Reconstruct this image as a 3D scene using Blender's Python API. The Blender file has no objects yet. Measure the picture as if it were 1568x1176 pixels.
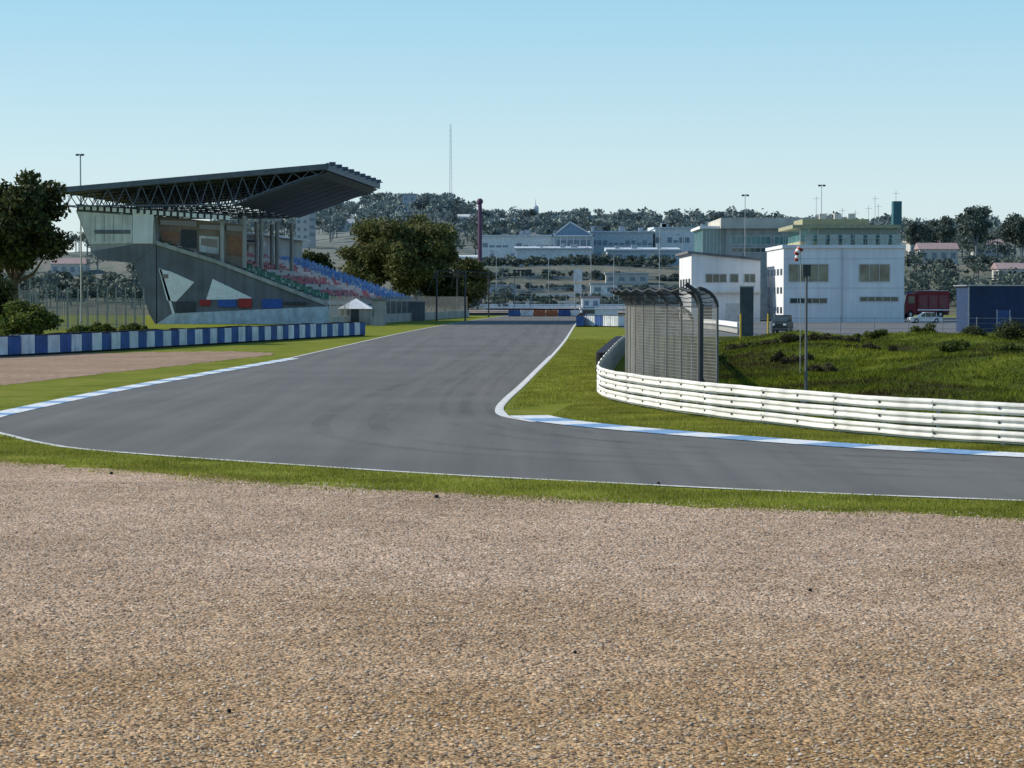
import bpy, bmesh, math, random
import numpy as np
from mathutils import Vector, Matrix
from mathutils.geometry import tessellate_polygon
random.seed(7); rng=np.random.default_rng(7)
scene=bpy.context.scene
scene.view_settings.view_transform='Standard'
scene.view_settings.look='None'
scene.view_settings.exposure=0

# ---------------------------------------------------------------- image pixel helpers: back-project image coordinates to world positions for placing objects
F=3500.0; CH=3.5; PITCH=math.atan(133/F)
CPI,SPI=math.cos(PITCH),math.sin(PITCH)
def ray(u,v):
    x=(u-784)/F; y=(588-v)/F
    return Vector((x, CPI+y*SPI, -SPI+y*CPI))
def P(u,v,D):
    r=ray(u,v); k=D/r.y
    return Vector((r.x*k, D, CH+r.z*k))
def G(u,v,z=0.0):
    r=ray(u,v); k=(z-CH)/r.z
    return Vector((r.x*k, r.y*k, z))

# ---------------------------------------------------------------- materials
MATS={}
def new_mat(name):
    m=bpy.data.materials.new(name); m.use_nodes=True
    nt=m.node_tree
    return m,nt,nt.nodes['Principled BSDF']
def mat(name,col,rough=0.8,metal=0.0,nscale=1.5,namt=0.18,bump=0.0,bscale=30,spec=0.3,streak=0.0):
    if name in MATS: return MATS[name]
    m,nt,b=new_mat(name)
    b.inputs['Roughness'].default_value=rough
    b.inputs['Metallic'].default_value=metal
    b.inputs['Specular IOR Level'].default_value=spec
    geo=nt.nodes.new('ShaderNodeNewGeometry')
    n=nt.nodes.new('ShaderNodeTexNoise'); n.inputs['Scale'].default_value=nscale; n.inputs['Detail'].default_value=6
    nt.links.new(geo.outputs['Position'],n.inputs['Vector'])
    mr=nt.nodes.new('ShaderNodeMapRange')
    mr.inputs['From Min'].default_value=0.3; mr.inputs['From Max'].default_value=0.7
    mr.inputs['To Min'].default_value=1-namt; mr.inputs['To Max'].default_value=1+namt
    nt.links.new(n.outputs['Fac'],mr.inputs['Value'])
    fac=mr.outputs['Result']
    if streak>0:   # vertical weather streaks
        mp=nt.nodes.new('ShaderNodeMapping'); mp.inputs['Scale'].default_value=(1.6,1.6,0.08)
        nt.links.new(geo.outputs['Position'],mp.inputs['Vector'])
        n3=nt.nodes.new('ShaderNodeTexNoise'); n3.inputs['Scale'].default_value=1.0; n3.inputs['Detail'].default_value=5
        nt.links.new(mp.outputs[0],n3.inputs['Vector'])
        m3=nt.nodes.new('ShaderNodeMapRange'); m3.inputs['From Min'].default_value=0.35; m3.inputs['From Max'].default_value=0.6
        m3.inputs['To Min'].default_value=1-streak; m3.inputs['To Max'].default_value=1.0
        nt.links.new(n3.outputs['Fac'],m3.inputs['Value'])
        mu=nt.nodes.new('ShaderNodeMath'); mu.operation='MULTIPLY'; nt.links.new(fac,mu.inputs[0]); nt.links.new(m3.outputs[0],mu.inputs[1]); fac=mu.outputs[0]
    mx=nt.nodes.new('ShaderNodeVectorMath'); mx.operation='SCALE'
    mx.inputs[0].default_value=col[:3]
    nt.links.new(fac,mx.inputs['Scale'])
    nt.links.new(mx.outputs[0],b.inputs['Base Color'])
    if bump>0:
        n2=nt.nodes.new('ShaderNodeTexNoise'); n2.inputs['Scale'].default_value=bscale
        nt.links.new(geo.outputs['Position'],n2.inputs['Vector'])
        bp=nt.nodes.new('ShaderNodeBump'); bp.inputs['Strength'].default_value=bump; bp.inputs['Distance'].default_value=0.05
        nt.links.new(n2.outputs['Fac'],bp.inputs['Height']); nt.links.new(bp.outputs[0],b.inputs['Normal'])
    MATS[name]=m; return m
HAZE_COL=(0.38,0.50,0.58)
def haze_tinted(c,D,L=2000):  # aerial haze painted into the base colour, stronger with distance
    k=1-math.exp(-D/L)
    return tuple(c[i]*(1-k)+HAZE_COL[i]*k for i in range(3))
def haze_mat(name,c,D,**k):  # material whose colour has distance haze painted in
    return mat(name,haze_tinted(c,D),spec=0.1,**k)

def ramp(nt,stops):
    r=nt.nodes.new('ShaderNodeValToRGB')
    e=r.color_ramp.elements
    while len(e)<len(stops): e.new(0.5)
    for i,(p,c) in enumerate(stops):
        e[i].position=p; e[i].color=(c[0],c[1],c[2],1)
    return r
def leaf_mat(name,stops,trans=0.2,nscale=0.5,namt=0.35):
    m,nt,b=new_mat(name)
    b.inputs['Roughness'].default_value=0.65; b.inputs['Specular IOR Level'].default_value=0.15
    geo=nt.nodes.new('ShaderNodeNewGeometry')
    r=ramp(nt,stops); nt.links.new(geo.outputs['Random Per Island'],r.inputs[0])
    n=nt.nodes.new('ShaderNodeTexNoise'); n.inputs['Scale'].default_value=nscale; n.inputs['Detail'].default_value=3
    nt.links.new(geo.outputs['Position'],n.inputs['Vector'])
    mr=nt.nodes.new('ShaderNodeMapRange'); mr.inputs['From Min'].default_value=0.3; mr.inputs['From Max'].default_value=0.7
    mr.inputs['To Min'].default_value=1-namt; mr.inputs['To Max'].default_value=1+namt
    nt.links.new(n.outputs['Fac'],mr.inputs['Value'])
    s=nt.nodes.new('ShaderNodeVectorMath'); s.operation='SCALE'
    nt.links.new(r.outputs[0],s.inputs[0]); nt.links.new(mr.outputs[0],s.inputs['Scale'])
    nt.links.new(s.outputs[0],b.inputs['Base Color'])
    t=nt.nodes.new('ShaderNodeBsdfTranslucent'); nt.links.new(s.outputs[0],t.inputs[0])
    mx=nt.nodes.new('ShaderNodeMixShader'); mx.inputs[0].default_value=trans
    out=nt.nodes['Material Output']
    nt.links.new(b.outputs[0],mx.inputs[1]); nt.links.new(t.outputs[0],mx.inputs[2]); nt.links.new(mx.outputs[0],out.inputs[0])
    return m

def noise_node(nt,geo,scale,detail=6,rough=0.55,vec=None):
    n=nt.nodes.new('ShaderNodeTexNoise'); n.inputs['Scale'].default_value=scale
    n.inputs['Detail'].default_value=detail; n.inputs['Roughness'].default_value=rough
    nt.links.new(vec if vec else geo.outputs['Position'],n.inputs['Vector']); return n
def mixc(nt,a,b,fac,blend='MIX'):
    m=nt.nodes.new('ShaderNodeMix'); m.data_type='RGBA'; m.blend_type=blend
    for sock,val in ((m.inputs[6],a),(m.inputs[7],b)):
        if isinstance(val,tuple): sock.default_value=(*val,1)
        else: nt.links.new(val,sock)
    if isinstance(fac,float): m.inputs[0].default_value=fac
    else: nt.links.new(fac,m.inputs[0])
    return m.outputs[2]

def grass_material():
    m,nt,b=new_mat('grass_mat'); b.inputs['Roughness'].default_value=0.95; b.inputs['Specular IOR Level'].default_value=0.05
    geo=nt.nodes.new('ShaderNodeNewGeometry')
    a=noise_node(nt,geo,0.35,8,0.65); c=noise_node(nt,geo,14,4,0.7)
    r=ramp(nt,[(0.3,(0.11,0.135,0.014)),(0.48,(0.18,0.21,0.024)),(0.62,(0.23,0.235,0.04)),(0.8,(0.28,0.24,0.09))])
    nt.links.new(a.outputs['Fac'],r.inputs[0])
    r2=ramp(nt,[(0.3,(0.5,0.5,0.5)),(0.7,(1.4,1.4,1.4))]); nt.links.new(c.outputs['Fac'],r2.inputs[0])
    o=mixc(nt,r.outputs[0],r2.outputs[0],1.0,'MULTIPLY')
    nt.links.new(o,b.inputs['Base Color'])
    bp=nt.nodes.new('ShaderNodeBump'); bp.inputs['Strength'].default_value=0.7; bp.inputs['Distance'].default_value=0.05
    nt.links.new(c.outputs['Fac'],bp.inputs['Height']); nt.links.new(bp.outputs[0],b.inputs['Normal'])
    return m
BANK_STOPS=[(0.36,(0.055,0.040,0.020)),(0.43,(0.060,0.065,0.018)),(0.50,(0.085,0.115,0.014)),(0.60,(0.15,0.185,0.020)),(0.7,(0.21,0.22,0.035))]
def bank_material():
    m,nt,b=new_mat('bank_mat'); b.inputs['Roughness'].default_value=0.95; b.inputs['Specular IOR Level'].default_value=0.05
    geo=nt.nodes.new('ShaderNodeNewGeometry')
    a=noise_node(nt,geo,0.13,9,0.72); c=noise_node(nt,geo,5,6,0.7)
    r=ramp(nt,BANK_STOPS)
    nt.links.new(a.outputs['Fac'],r.inputs[0])
    r2=ramp(nt,[(0.3,(0.4,0.4,0.4)),(0.7,(1.45,1.45,1.45))]); nt.links.new(c.outputs['Fac'],r2.inputs[0])
    o=mixc(nt,r.outputs[0],r2.outputs[0],1.0,'MULTIPLY')
    nt.links.new(o,b.inputs['Base Color'])
    bp=nt.nodes.new('ShaderNodeBump'); bp.inputs['Strength'].default_value=1.0; bp.inputs['Distance'].default_value=0.25
    nt.links.new(c.outputs['Fac'],bp.inputs['Height']); nt.links.new(bp.outputs[0],b.inputs['Normal'])
    return m
def scrub_material():
    m,nt,b=new_mat('scrub_mat'); b.inputs['Roughness'].default_value=0.9; b.inputs['Specular IOR Level'].default_value=0.05
    geo=nt.nodes.new('ShaderNodeNewGeometry')
    a=noise_node(nt,geo,0.13,9,0.72)
    r=ramp(nt,BANK_STOPS); nt.links.new(a.outputs['Fac'],r.inputs[0])
    r2=ramp(nt,[(0,(0.5,0.5,0.5)),(1,(1.7,1.6,1.6))]); nt.links.new(geo.outputs['Random Per Island'],r2.inputs[0])
    o=mixc(nt,r.outputs[0],r2.outputs[0],1.0,'MULTIPLY'); nt.links.new(o,b.inputs['Base Color'])
    t=nt.nodes.new('ShaderNodeBsdfTranslucent'); nt.links.new(o,t.inputs[0])
    mx=nt.nodes.new('ShaderNodeMixShader'); mx.inputs[0].default_value=0.4
    nt.links.new(b.outputs[0],mx.inputs[1]); nt.links.new(t.outputs[0],mx.inputs[2]); nt.links.new(mx.outputs[0],nt.nodes['Material Output'].inputs[0])
    return m
def gravel_material(name,c0,c1,c2):
    m,nt,b=new_mat(name); b.inputs['Roughness'].default_value=0.9; b.inputs['Specular IOR Level'].default_value=0.12
    geo=nt.nodes.new('ShaderNodeNewGeometry')
    v=nt.nodes.new('ShaderNodeTexVoronoi'); v.inputs['Scale'].default_value=26
    nt.links.new(geo.outputs['Position'],v.inputs['Vector'])
    sep=nt.nodes.new('ShaderNodeSeparateColor'); nt.links.new(v.outputs['Color'],sep.inputs[0])
    r=ramp(nt,[(0.0,c0),(0.3,c1),(0.8,c2),(1.0,tuple(min(1,x*1.3) for x in c2))]); nt.links.new(sep.outputs[0],r.inputs[0])
    hue=mixc(nt,(1.08,0.97,0.84),(0.96,1.0,1.08),sep.outputs[1])
    big=noise_node(nt,geo,0.22,7,0.6)
    r2=ramp(nt,[(0.3,(0.80,0.78,0.74)),(0.7,(1.16,1.16,1.17))]); nt.links.new(big.outputs['Fac'],r2.inputs[0])
    mid=noise_node(nt,geo,2.2,6,0.75)
    r3=ramp(nt,[(0.3,(0.74,0.72,0.70)),(0.7,(1.22,1.22,1.22))]); nt.links.new(mid.outputs['Fac'],r3.inputs[0])
    o=mixc(nt,r.outputs[0],r2.outputs[0],1.0,'MULTIPLY'); o=mixc(nt,o,r3.outputs[0],1.0,'MULTIPLY'); o=mixc(nt,o,hue,1.0,'MULTIPLY')
    sp_=nt.nodes.new('ShaderNodeSeparateXYZ'); nt.links.new(geo.outputs['Position'],sp_.inputs[0])
    ad=nt.nodes.new('ShaderNodeMath'); ad.operation='MULTIPLY_ADD'; ad.inputs[1].default_value=14; ad.inputs[2].default_value=-7
    nt.links.new(big.outputs['Fac'],ad.inputs[0])
    ad2=nt.nodes.new('ShaderNodeMath'); ad2.operation='ADD'; nt.links.new(ad.outputs[0],ad2.inputs[0]); nt.links.new(sp_.outputs[1],ad2.inputs[1])
    mr=nt.nodes.new('ShaderNodeMapRange'); mr.inputs['From Min'].default_value=16; mr.inputs['From Max'].default_value=30
    nt.links.new(ad2.outputs[0],mr.inputs['Value'])
    tint=mixc(nt,(0.88,0.75,0.52),(1.02,0.98,0.97),mr.outputs[0])
    o=mixc(nt,o,tint,1.0,'MULTIPLY')
    nt.links.new(o,b.inputs['Base Color'])
    bp=nt.nodes.new('ShaderNodeBump'); bp.inputs['Strength'].default_value=0.8; bp.inputs['Distance'].default_value=0.025; bp.invert=True
    nt.links.new(v.outputs['Distance'],bp.inputs['Height'])
    bp2=nt.nodes.new('ShaderNodeBump'); bp2.inputs['Strength'].default_value=0.7; bp2.inputs['Distance'].default_value=0.12
    nt.links.new(mid.outputs['Fac'],bp2.inputs['Height']); nt.links.new(bp2.outputs[0],bp.inputs['Normal'])
    nt.links.new(bp.outputs[0],b.inputs['Normal'])
    return m
def asphalt_material():
    m,nt,b=new_mat('asphalt_mat'); b.inputs['Roughness'].default_value=0.85; b.inputs['Specular IOR Level'].default_value=0.2
    geo=nt.nodes.new('ShaderNodeNewGeometry')
    a=noise_node(nt,geo,0.12,6,0.6); c=noise_node(nt,geo,60,3,0.7)
    mp=nt.nodes.new('ShaderNodeMapping'); mp.inputs['Scale'].default_value=(1.1,0.03,1); mp.inputs['Rotation'].default_value=(0,0,math.radians(2))
    nt.links.new(geo.outputs['Position'],mp.inputs['Vector'])
    st=noise_node(nt,geo,1.0,4,0.6,vec=mp.outputs[0])
    r=ramp(nt,[(0.3,(0.122,0.121,0.115)),(0.7,(0.158,0.156,0.148))]); nt.links.new(a.outputs['Fac'],r.inputs[0])
    r2=ramp(nt,[(0.3,(0.78,0.78,0.78)),(0.7,(1.22,1.22,1.22))]); nt.links.new(c.outputs['Fac'],r2.inputs[0])
    r3=ramp(nt,[(0.35,(0.86,0.86,0.86)),(0.65,(1.08,1.07,1.06))]); nt.links.new(st.outputs['Fac'],r3.inputs[0])
    o=mixc(nt,r.outputs[0],r2.outputs[0],1.0,'MULTIPLY'); o=mixc(nt,o,r3.outputs[0],1.0,'MULTIPLY')
    nt.links.new(o,b.inputs['Base Color'])
    bp=nt.nodes.new('ShaderNodeBump'); bp.inputs['Strength'].default_value=0.4; bp.inputs['Distance'].default_value=0.01
    nt.links.new(c.outputs['Fac'],bp.inputs['Height']); nt.links.new(bp.outputs[0],b.inputs['Normal'])
    return m
def rubber_mark_material():
    m,nt,b=new_mat('rubber_mark_mat'); b.inputs['Base Color'].default_value=(0.06,0.06,0.06,1); b.inputs['Roughness'].default_value=0.8
    geo=nt.nodes.new('ShaderNodeNewGeometry'); n=noise_node(nt,geo,0.3,6,0.7)
    mr=nt.nodes.new('ShaderNodeMapRange'); mr.inputs['From Min'].default_value=0.38; mr.inputs['From Max'].default_value=0.75; mr.inputs['To Max'].default_value=0.20
    nt.links.new(n.outputs['Fac'],mr.inputs['Value'])
    t=nt.nodes.new('ShaderNodeBsdfTransparent'); mx=nt.nodes.new('ShaderNodeMixShader')
    nt.links.new(mr.outputs[0],mx.inputs[0]); nt.links.new(t.outputs[0],mx.inputs[1]); nt.links.new(b.outputs[0],mx.inputs[2]); nt.links.new(mx.outputs[0],nt.nodes['Material Output'].inputs[0])
    return m
M_grass=grass_material(); M_bank=bank_material(); M_asph=asphalt_material(); M_mark=rubber_mark_material()
M_gravel=gravel_material('gravel_mat',(0.17,0.115,0.075),(0.40,0.30,0.21),(0.56,0.455,0.35))
M_white=mat('white_paint',(0.78,0.79,0.78),0.6,nscale=3,namt=0.12)
M_line=mat('line_paint',(0.66,0.66,0.63),0.7,nscale=4,namt=0.25)
M_blue=mat('blue_paint',(0.035,0.10,0.36),0.55,nscale=3)
M_kblue=mat('kerb_blue',(0.20,0.35,0.55),0.7,nscale=5,namt=0.3)
M_kwhite=mat('kerb_white',(0.70,0.73,0.74),0.7,nscale=5,namt=0.22)
M_rubber=mat('tyre_rubber',(0.02,0.02,0.022),0.85)
M_steel=mat('galvanised_steel',(0.42,0.44,0.45),0.45,0.6,nscale=4)
M_fpost=mat('fence_post_steel',(0.16,0.165,0.16),0.6,0.2,nscale=4)
M_dsteel=mat('dark_steel',(0.05,0.055,0.06),0.6)
M_wire=mat('fence_wire',(0.20,0.20,0.185),0.6,0.2)
M_armco=mat('armco_white',(0.78,0.78,0.74),0.55,nscale=1.2,namt=0.14,streak=0.22)
M_conc=mat('concrete',(0.38,0.38,0.36),0.85,nscale=0.4,namt=0.2,streak=0.25)
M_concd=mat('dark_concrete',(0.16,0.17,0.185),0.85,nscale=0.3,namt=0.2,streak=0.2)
M_concl=mat('pale_concrete',(0.64,0.63,0.59),0.85,nscale=0.4,namt=0.15,streak=0.22)
M_glass=mat('window_glass',(0.04,0.06,0.06),0.08,0.0,nscale=0.3,namt=0.4,spec=0.9)
M_teal=mat('teal_glass',(0.10,0.24,0.24),0.15,nscale=0.4,namt=0.3,spec=0.8)
M_red=mat('red_paint',(0.35,0.03,0.03),0.5)
M_bark=mat('bark',(0.10,0.075,0.05),0.9,nscale=6,namt=0.4)

# ---------------------------------------------------------------- mesh builder
class MB:
    def __init__(s): s.v=[]; s.f=[]; s.m=[]; s.mats=[]
    def mi(s,m):
        if m not in s.mats: s.mats.append(m)
        return s.mats.index(m)
    def add(s,vs,fs,m):
        o=len(s.v); s.v+= [tuple(x) for x in vs]; k=s.mi(m)
        for f in fs: s.f.append(tuple(o+i for i in f)); s.m.append(k)
    def box(s,x0,x1,y0,y1,z0,z1,m):
        vs=[(x0,y0,z0),(x1,y0,z0),(x1,y1,z0),(x0,y1,z0),(x0,y0,z1),(x1,y0,z1),(x1,y1,z1),(x0,y1,z1)]
        s.add(vs,[(0,3,2,1),(4,5,6,7),(0,1,5,4),(1,2,6,5),(2,3,7,6),(3,0,4,7)],m)
    def pbox(s,u0,u1,v0,v1,D,depth,m):
        a=P(u0,v1,D); b=P(u1,v0,D)
        s.box(a.x,b.x,D,D+depth,a.z,b.z,m)
    def prism(s,pts,off,m,caps=True):
        pts=[Vector(p) for p in pts]; off=Vector(off); n=len(pts)
        vs=pts+[p+off for p in pts]; fs=[]
        if caps:
            for t in tessellate_polygon([pts]):
                fs.append(tuple(t)); fs.append(tuple(i+n for i in reversed(t)))
        for i in range(n): fs.append((i,(i+1)%n,(i+1)%n+n,i+n))
        s.add(vs,fs,m)
    def poly(s,pts,m):
        pts=[Vector(p) for p in pts]
        s.add(pts,[tuple(t) for t in tessellate_polygon([pts])],m)
    def beam(s,a,b,r,m,n=4,r2=None):
        a=Vector(a); b=Vector(b); d=b-a
        if d.length<1e-6: return
        r2=r if r2 is None else r2
        d.normalize(); up=Vector((0,0,1)) if abs(d.z)<0.9 else Vector((1,0,0))
        x=d.cross(up).normalized(); y=d.cross(x).normalized()
        vs=[]
        for c,rr in ((a,r),(b,r2)):
            for i in range(n):
                t=2*math.pi*(i+0.5)/n; vs.append(c+x*math.cos(t)*rr+y*math.sin(t)*rr)
        fs=[(i,(i+1)%n,(i+1)%n+n,i+n) for i in range(n)]+[tuple(range(n-1,-1,-1)),tuple(range(n,2*n))]
        s.add(vs,fs,m)
    def obj(s,name,parent=None,smooth=False,bevel=0):
        me=bpy.data.meshes.new(name); me.from_pydata(s.v,[],s.f)
        for m in s.mats: me.materials.append(m)
        me.polygons.foreach_set('material_index',s.m)
        if smooth: me.polygons.foreach_set('use_smooth',[True]*len(s.f))
        bm=bmesh.new(); bm.from_mesh(me); bmesh.ops.recalc_face_normals(bm,faces=bm.faces); bm.to_mesh(me); bm.free()
        o=bpy.data.objects.new(name,me); scene.collection.objects.link(o)
        if parent: o.parent=parent
        if bevel:
            b=o.modifiers.new('bevel','BEVEL'); b.width=bevel; b.segments=2; b.limit_method='ANGLE'
        return o
def empty(name):
    e=bpy.data.objects.new(name,None); scene.collection.objects.link(e); return e
def group(name,parts):
    e=empty(name)
    for k,mb in parts.items():
        if mb.f: mb.obj(k,e)
    return e
from collections import defaultdict
def parts(): return defaultdict(MB)

def np_obj(name,V,Fc,m,parent=None,mis=None):
    me=bpy.data.meshes.new(name); nv=len(V); nf,k=Fc.shape
    me.vertices.add(nv); me.vertices.foreach_set('co',V.astype(np.float32).ravel())
    me.loops.add(nf*k); me.loops.foreach_set('vertex_index',Fc.astype(np.int32).ravel())
    me.polygons.add(nf); me.polygons.foreach_set('loop_start',np.arange(0,nf*k,k,dtype=np.int32))
    me.polygons.foreach_set('loop_total',np.full(nf,k,dtype=np.int32))
    for mm in (m if isinstance(m,list) else [m]): me.materials.append(mm)
    if mis is not None: me.polygons.foreach_set('material_index',mis.astype(np.int32))
    me.update(calc_edges=True); me.validate()
    o=bpy.data.objects.new(name,me); scene.collection.objects.link(o)
    if parent: o.parent=parent
    return o

# ---------------------------------------------------------------- paths
def smooth_path(pts,n=8):
    pts=[Vector(p) for p in pts]; out=[]
    for i in range(len(pts)-1):
        p0=pts[max(i-1,0)]; p1=pts[i]; p2=pts[i+1]; p3=pts[min(i+2,len(pts)-1)]
        for k in range(n):
            t=k/n
            L=(p2-p1).length
            m1=(p2-p0)/max((p2-p1).length+(p1-p0).length,1e-6)*L
            m2=(p3-p1)/max((p3-p2).length+(p2-p1).length,1e-6)*L
            h00=2*t**3-3*t*t+1;h10=t**3-2*t*t+t;h01=-2*t**3+3*t*t;h11=t**3-t*t
            out.append(p1*h00+m1*h10+p2*h01+m2*h11)
    out.append(pts[-1]); return out
def resample(pts,step=None,n=None):
    d=[0]
    for a,b in zip(pts,pts[1:]): d.append(d[-1]+(b-a).length)
    L=d[-1]; n=n or max(2,int(round(L/step))+1); out=[];j=0
    for i in range(n):
        t=L*i/(n-1)
        while j<len(d)-2 and d[j+1]<t: j+=1
        k=(t-d[j])/max(d[j+1]-d[j],1e-9); out.append(pts[j].lerp(pts[j+1],min(max(k,0),1)))
    return out
def normals(pts):
    out=[]
    for i in range(len(pts)):
        t=(pts[min(i+1,len(pts)-1)]-pts[max(i-1,0)]); t.z=0; t.normalize()
        out.append(Vector((-t.y,t.x,0)))
    return out
def strip(mb,pts,a,b,z,ms,every=1):
    ns=normals(pts)
    for i in range(len(pts)-1):
        m=ms[(i//every)%len(ms)]
        q=[pts[i]+ns[i]*a,pts[i+1]+ns[i+1]*a,pts[i+1]+ns[i+1]*b,pts[i]+ns[i]*b]
        mb.add([(p.x,p.y,z) for p in q],[(0,1,2,3)],m)

# outer (near/left) and inner (right) edges of the circuit
outer_px=[(1950,783),(1568,767),(1300,757),(1100,748),(900,738),(700,728),(450,712),(250,698),(100,685),(0,664),(-45,651),(-40,641),(0,631),(150,600),(300,573),(440,549),(520,531),(600,513),(660,501),(720,491),(775,483.5),(800,479)]
inner_px=[(897,479),(890,485),(880,498),(866,520),(845,545),(820,570),(798,592),(776,612),(766,626),(774,637),(820,646),(900,655),(1000,664),(1100,672),(1250,683),(1400,692),(1568,701),(1950,716)]
outer=smooth_path([G(*p) for p in outer_px]); inner=smooth_path([G(*p) for p in inner_px])
gedge_px=[(1950,812),(1568,793),(1200,778),(900,765),(650,752),(400,737),(200,720),(0,705),(-120,690)]
gedge=smooth_path([G(*p) for p in gedge_px])

# ---------------------------------------------------------------- ground sheet
me=bpy.data.meshes.new('ground'); S=9000
me.from_pydata([(-S,-S,-0.012),(S,-S,-0.012),(S,S,-0.012),(-S,S,-0.012)],[],[(0,1,2,3)])
me.materials.append(M_grass); o=bpy.data.objects.new('ground',me); scene.collection.objects.link(o)

mb=MB(); pl=[p for p in outer]+[p for p in inner]
mb.poly([(p.x,p.y,0.0) for p in pl],M_asph); mb.obj('race_track')

# faint rubber laid down by cars along the line of the corner
mb=MB()
for k,pts in enumerate([[(835,487),(800,520),(745,560),(690,600),(690,645),(800,672),(1000,690),(1300,706),(1700,722)],
            [(842,487),(820,520),(775,560),(725,600),(722,640),(820,664),(1000,680),(1300,697),(1700,714)],
            [(815,487),(745,530),(640,580),(520,625),(500,665),(650,690),(900,706),(1300,725),(1700,742)]]):
    pa=resample(smooth_path([G(*p) for p in pts]),step=1.5); w_=0.26+0.12*(k%3)
    strip(mb,pa,-w_/2,w_/2,0.003+0.0004*k,[M_mark]); strip(mb,pa,1.3,1.3+w_,0.003+0.0004*k,[M_mark])
mb.obj('tyre_marks')

# foreground gravel trap with ragged edge
ge=resample(gedge,step=0.25)
ns=normals(ge)
ge2=[p+n*(random.uniform(-0.18,0.18)+0.22*math.sin(i*0.21)+0.15*math.sin(i*0.73)+0.2*math.sin(i*0.057)) for i,(p,n) in enumerate(zip(ge,ns))]
mb=MB(); mb.poly([(p.x,p.y,-0.004) for p in ge2]+[(-60,55,-0.004),(-60,-20,-0.004),(60,-20,-0.004),(60,30,-0.004)],M_gravel); mb.obj('gravel_trap')
gl=[(-90,546),(0,543),(120,541),(250,539),(345,538),(420,541),(345,551),(250,562),(120,576),(0,590),(-90,600)]
glp=resample(smooth_path([G(*p) for p in gl]),step=0.5)
M_gravel2=gravel_material('gravel_brown_mat',(0.14,0.09,0.06),(0.30,0.22,0.155),(0.42,0.33,0.25))
mb=MB(); mb.poly([(p.x+random.uniform(-.15,.15),p.y+random.uniform(-1.2,1.2),-0.004) for p in glp],M_gravel2); mb.obj('gravel_trap')

# painted lines and kerbs
mb=MB()
o_near=resample(smooth_path([G(*p) for p in outer_px[:11]]),step=1.0)
strip(mb,o_near,-0.14,0.06,0.006,[M_line])
i_str=resample(smooth_path([G(*p) for p in inner_px[:10]]),step=0.8)
strip(mb,i_str,-0.10,0.10,0.006,[M_line])
i_w=resample(smooth_path([G(*p) for p in inner_px[4:11]]),step=0.6)
strip(mb,i_w,-0.16,0.06,0.010,[M_line])
o_str=resample(smooth_path([G(*p) for p in outer_px[15:]]),step=1.5)
strip(mb,o_str,-0.10,0.06,0.006,[M_line])
mb.obj('track_edge_line')
mb=MB()
kr=resample(smooth_path([G(*p) for p in inner_px[9:]]),step=1.7)
strip(mb,kr,0.05,1.3,0.012,[M_kwhite,M_kblue])
mb.obj('kerb')
mb=MB()
kl=resample(smooth_path([G(*p) for p in outer_px[10:16]]),step=1.3)
strip(mb,kl,-0.7,0.1,0.012,[M_kwhite,M_kblue,M_kwhite])
mb.obj('kerb')

# ---------------------------------------------------------------- grass blades
def blades(name,A,B,n,h0,h1,w,m,clump=0.0,zf=None,bias=None):
    A=np.array([tuple(p) for p in resample(A,n=400)]); B=np.array([tuple(p) for p in resample(B,n=400)])
    t=rng.random(n)*398.99; i=t.astype(int); f=(t-i)[:,None]
    a=A[i]*(1-f)+A[i+1]*f; b=B[i]*(1-f)+B[i+1]*f
    s=rng.random(n)[:,None]
    if bias: s=s**bias
    p=a*(1-s)+b*s
    if clump:
        p[:,:2]+=rng.normal(0,clump,(n,2))
        k=(np.sin(p[:,0]*2.1+p[:,1]*1.3)+np.sin(p[:,0]*0.7-p[:,1]*1.9)+rng.normal(0,0.8,n))>-0.7; p=p[k]; n=len(p)
    if zf is not None: p[:,2]=zf(p[:,0],p[:,1])
    else: p[:,2]=0
    an=rng.random(n)*6.283; h=rng.uniform(h0,h1,n); dx=np.cos(an)*w; dy=np.sin(an)*w
    V=np.empty((n,3,3)); V[:,0]=p-np.c_[dx,dy,np.full(n,0.01)]; V[:,1]=p+np.c_[dx,dy,np.full(n,-0.01)]
    V[:,2]=p+np.c_[rng.normal(0,0.5,n)*h,rng.normal(0,0.5,n)*h,h]
    return np_obj(name,V.reshape(-1,3),np.arange(3*n).reshape(-1,3),m)
M_blade=leaf_mat('grass_blade_mat',[(0,(0.13,0.155,0.018)),(0.5,(0.24,0.27,0.032)),(0.85,(0.33,0.33,0.055)),(1.0,(0.42,0.36,0.16))],0.45)
oe=smooth_path([G(*p) for p in outer_px[:10]])
oe_off=[p+n*0.09 for p,n in zip(oe,normals(oe))]
blades('grass',oe_off,gedge,100000,0.02,0.06,0.008,M_blade,clump=0.06)
blades('grass',gedge,[p+n*0.9 for p,n in zip(gedge,normals(gedge))],9000,0.02,0.05,0.010,M_blade,clump=0.10,bias=2.2)

# armco path
arm_px=[(957,537),(948,548),(936,565),(925,583),(917.5,598),(919,607),(938,615),(1000,628),(1100,643),(1200,655),(1300,666),(1400,675),(1568,686),(1760,697)]
arm=smooth_path([G(*p) for p in arm_px])
kin=smooth_path([G(*p) for p in inner_px[9:]])
blades('grass',[p+n*1.4 for p,n in zip(kin,normals(kin))],smooth_path([G(*p) for p in arm_px[4:]]),80000,0.03,0.07,0.010,M_blade)
tri_in=smooth_path([G(*p) for p in inner_px[3:9]]); tri_out=smooth_path([G(*p) for p in [(950,520),(940,555),(925,583),(915,600),(915,612)]])
blades('grass',[p+Vector((0.25,0,0)) for p in tri_in],tri_out,50000,0.03,0.08,0.014,M_blade)

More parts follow.
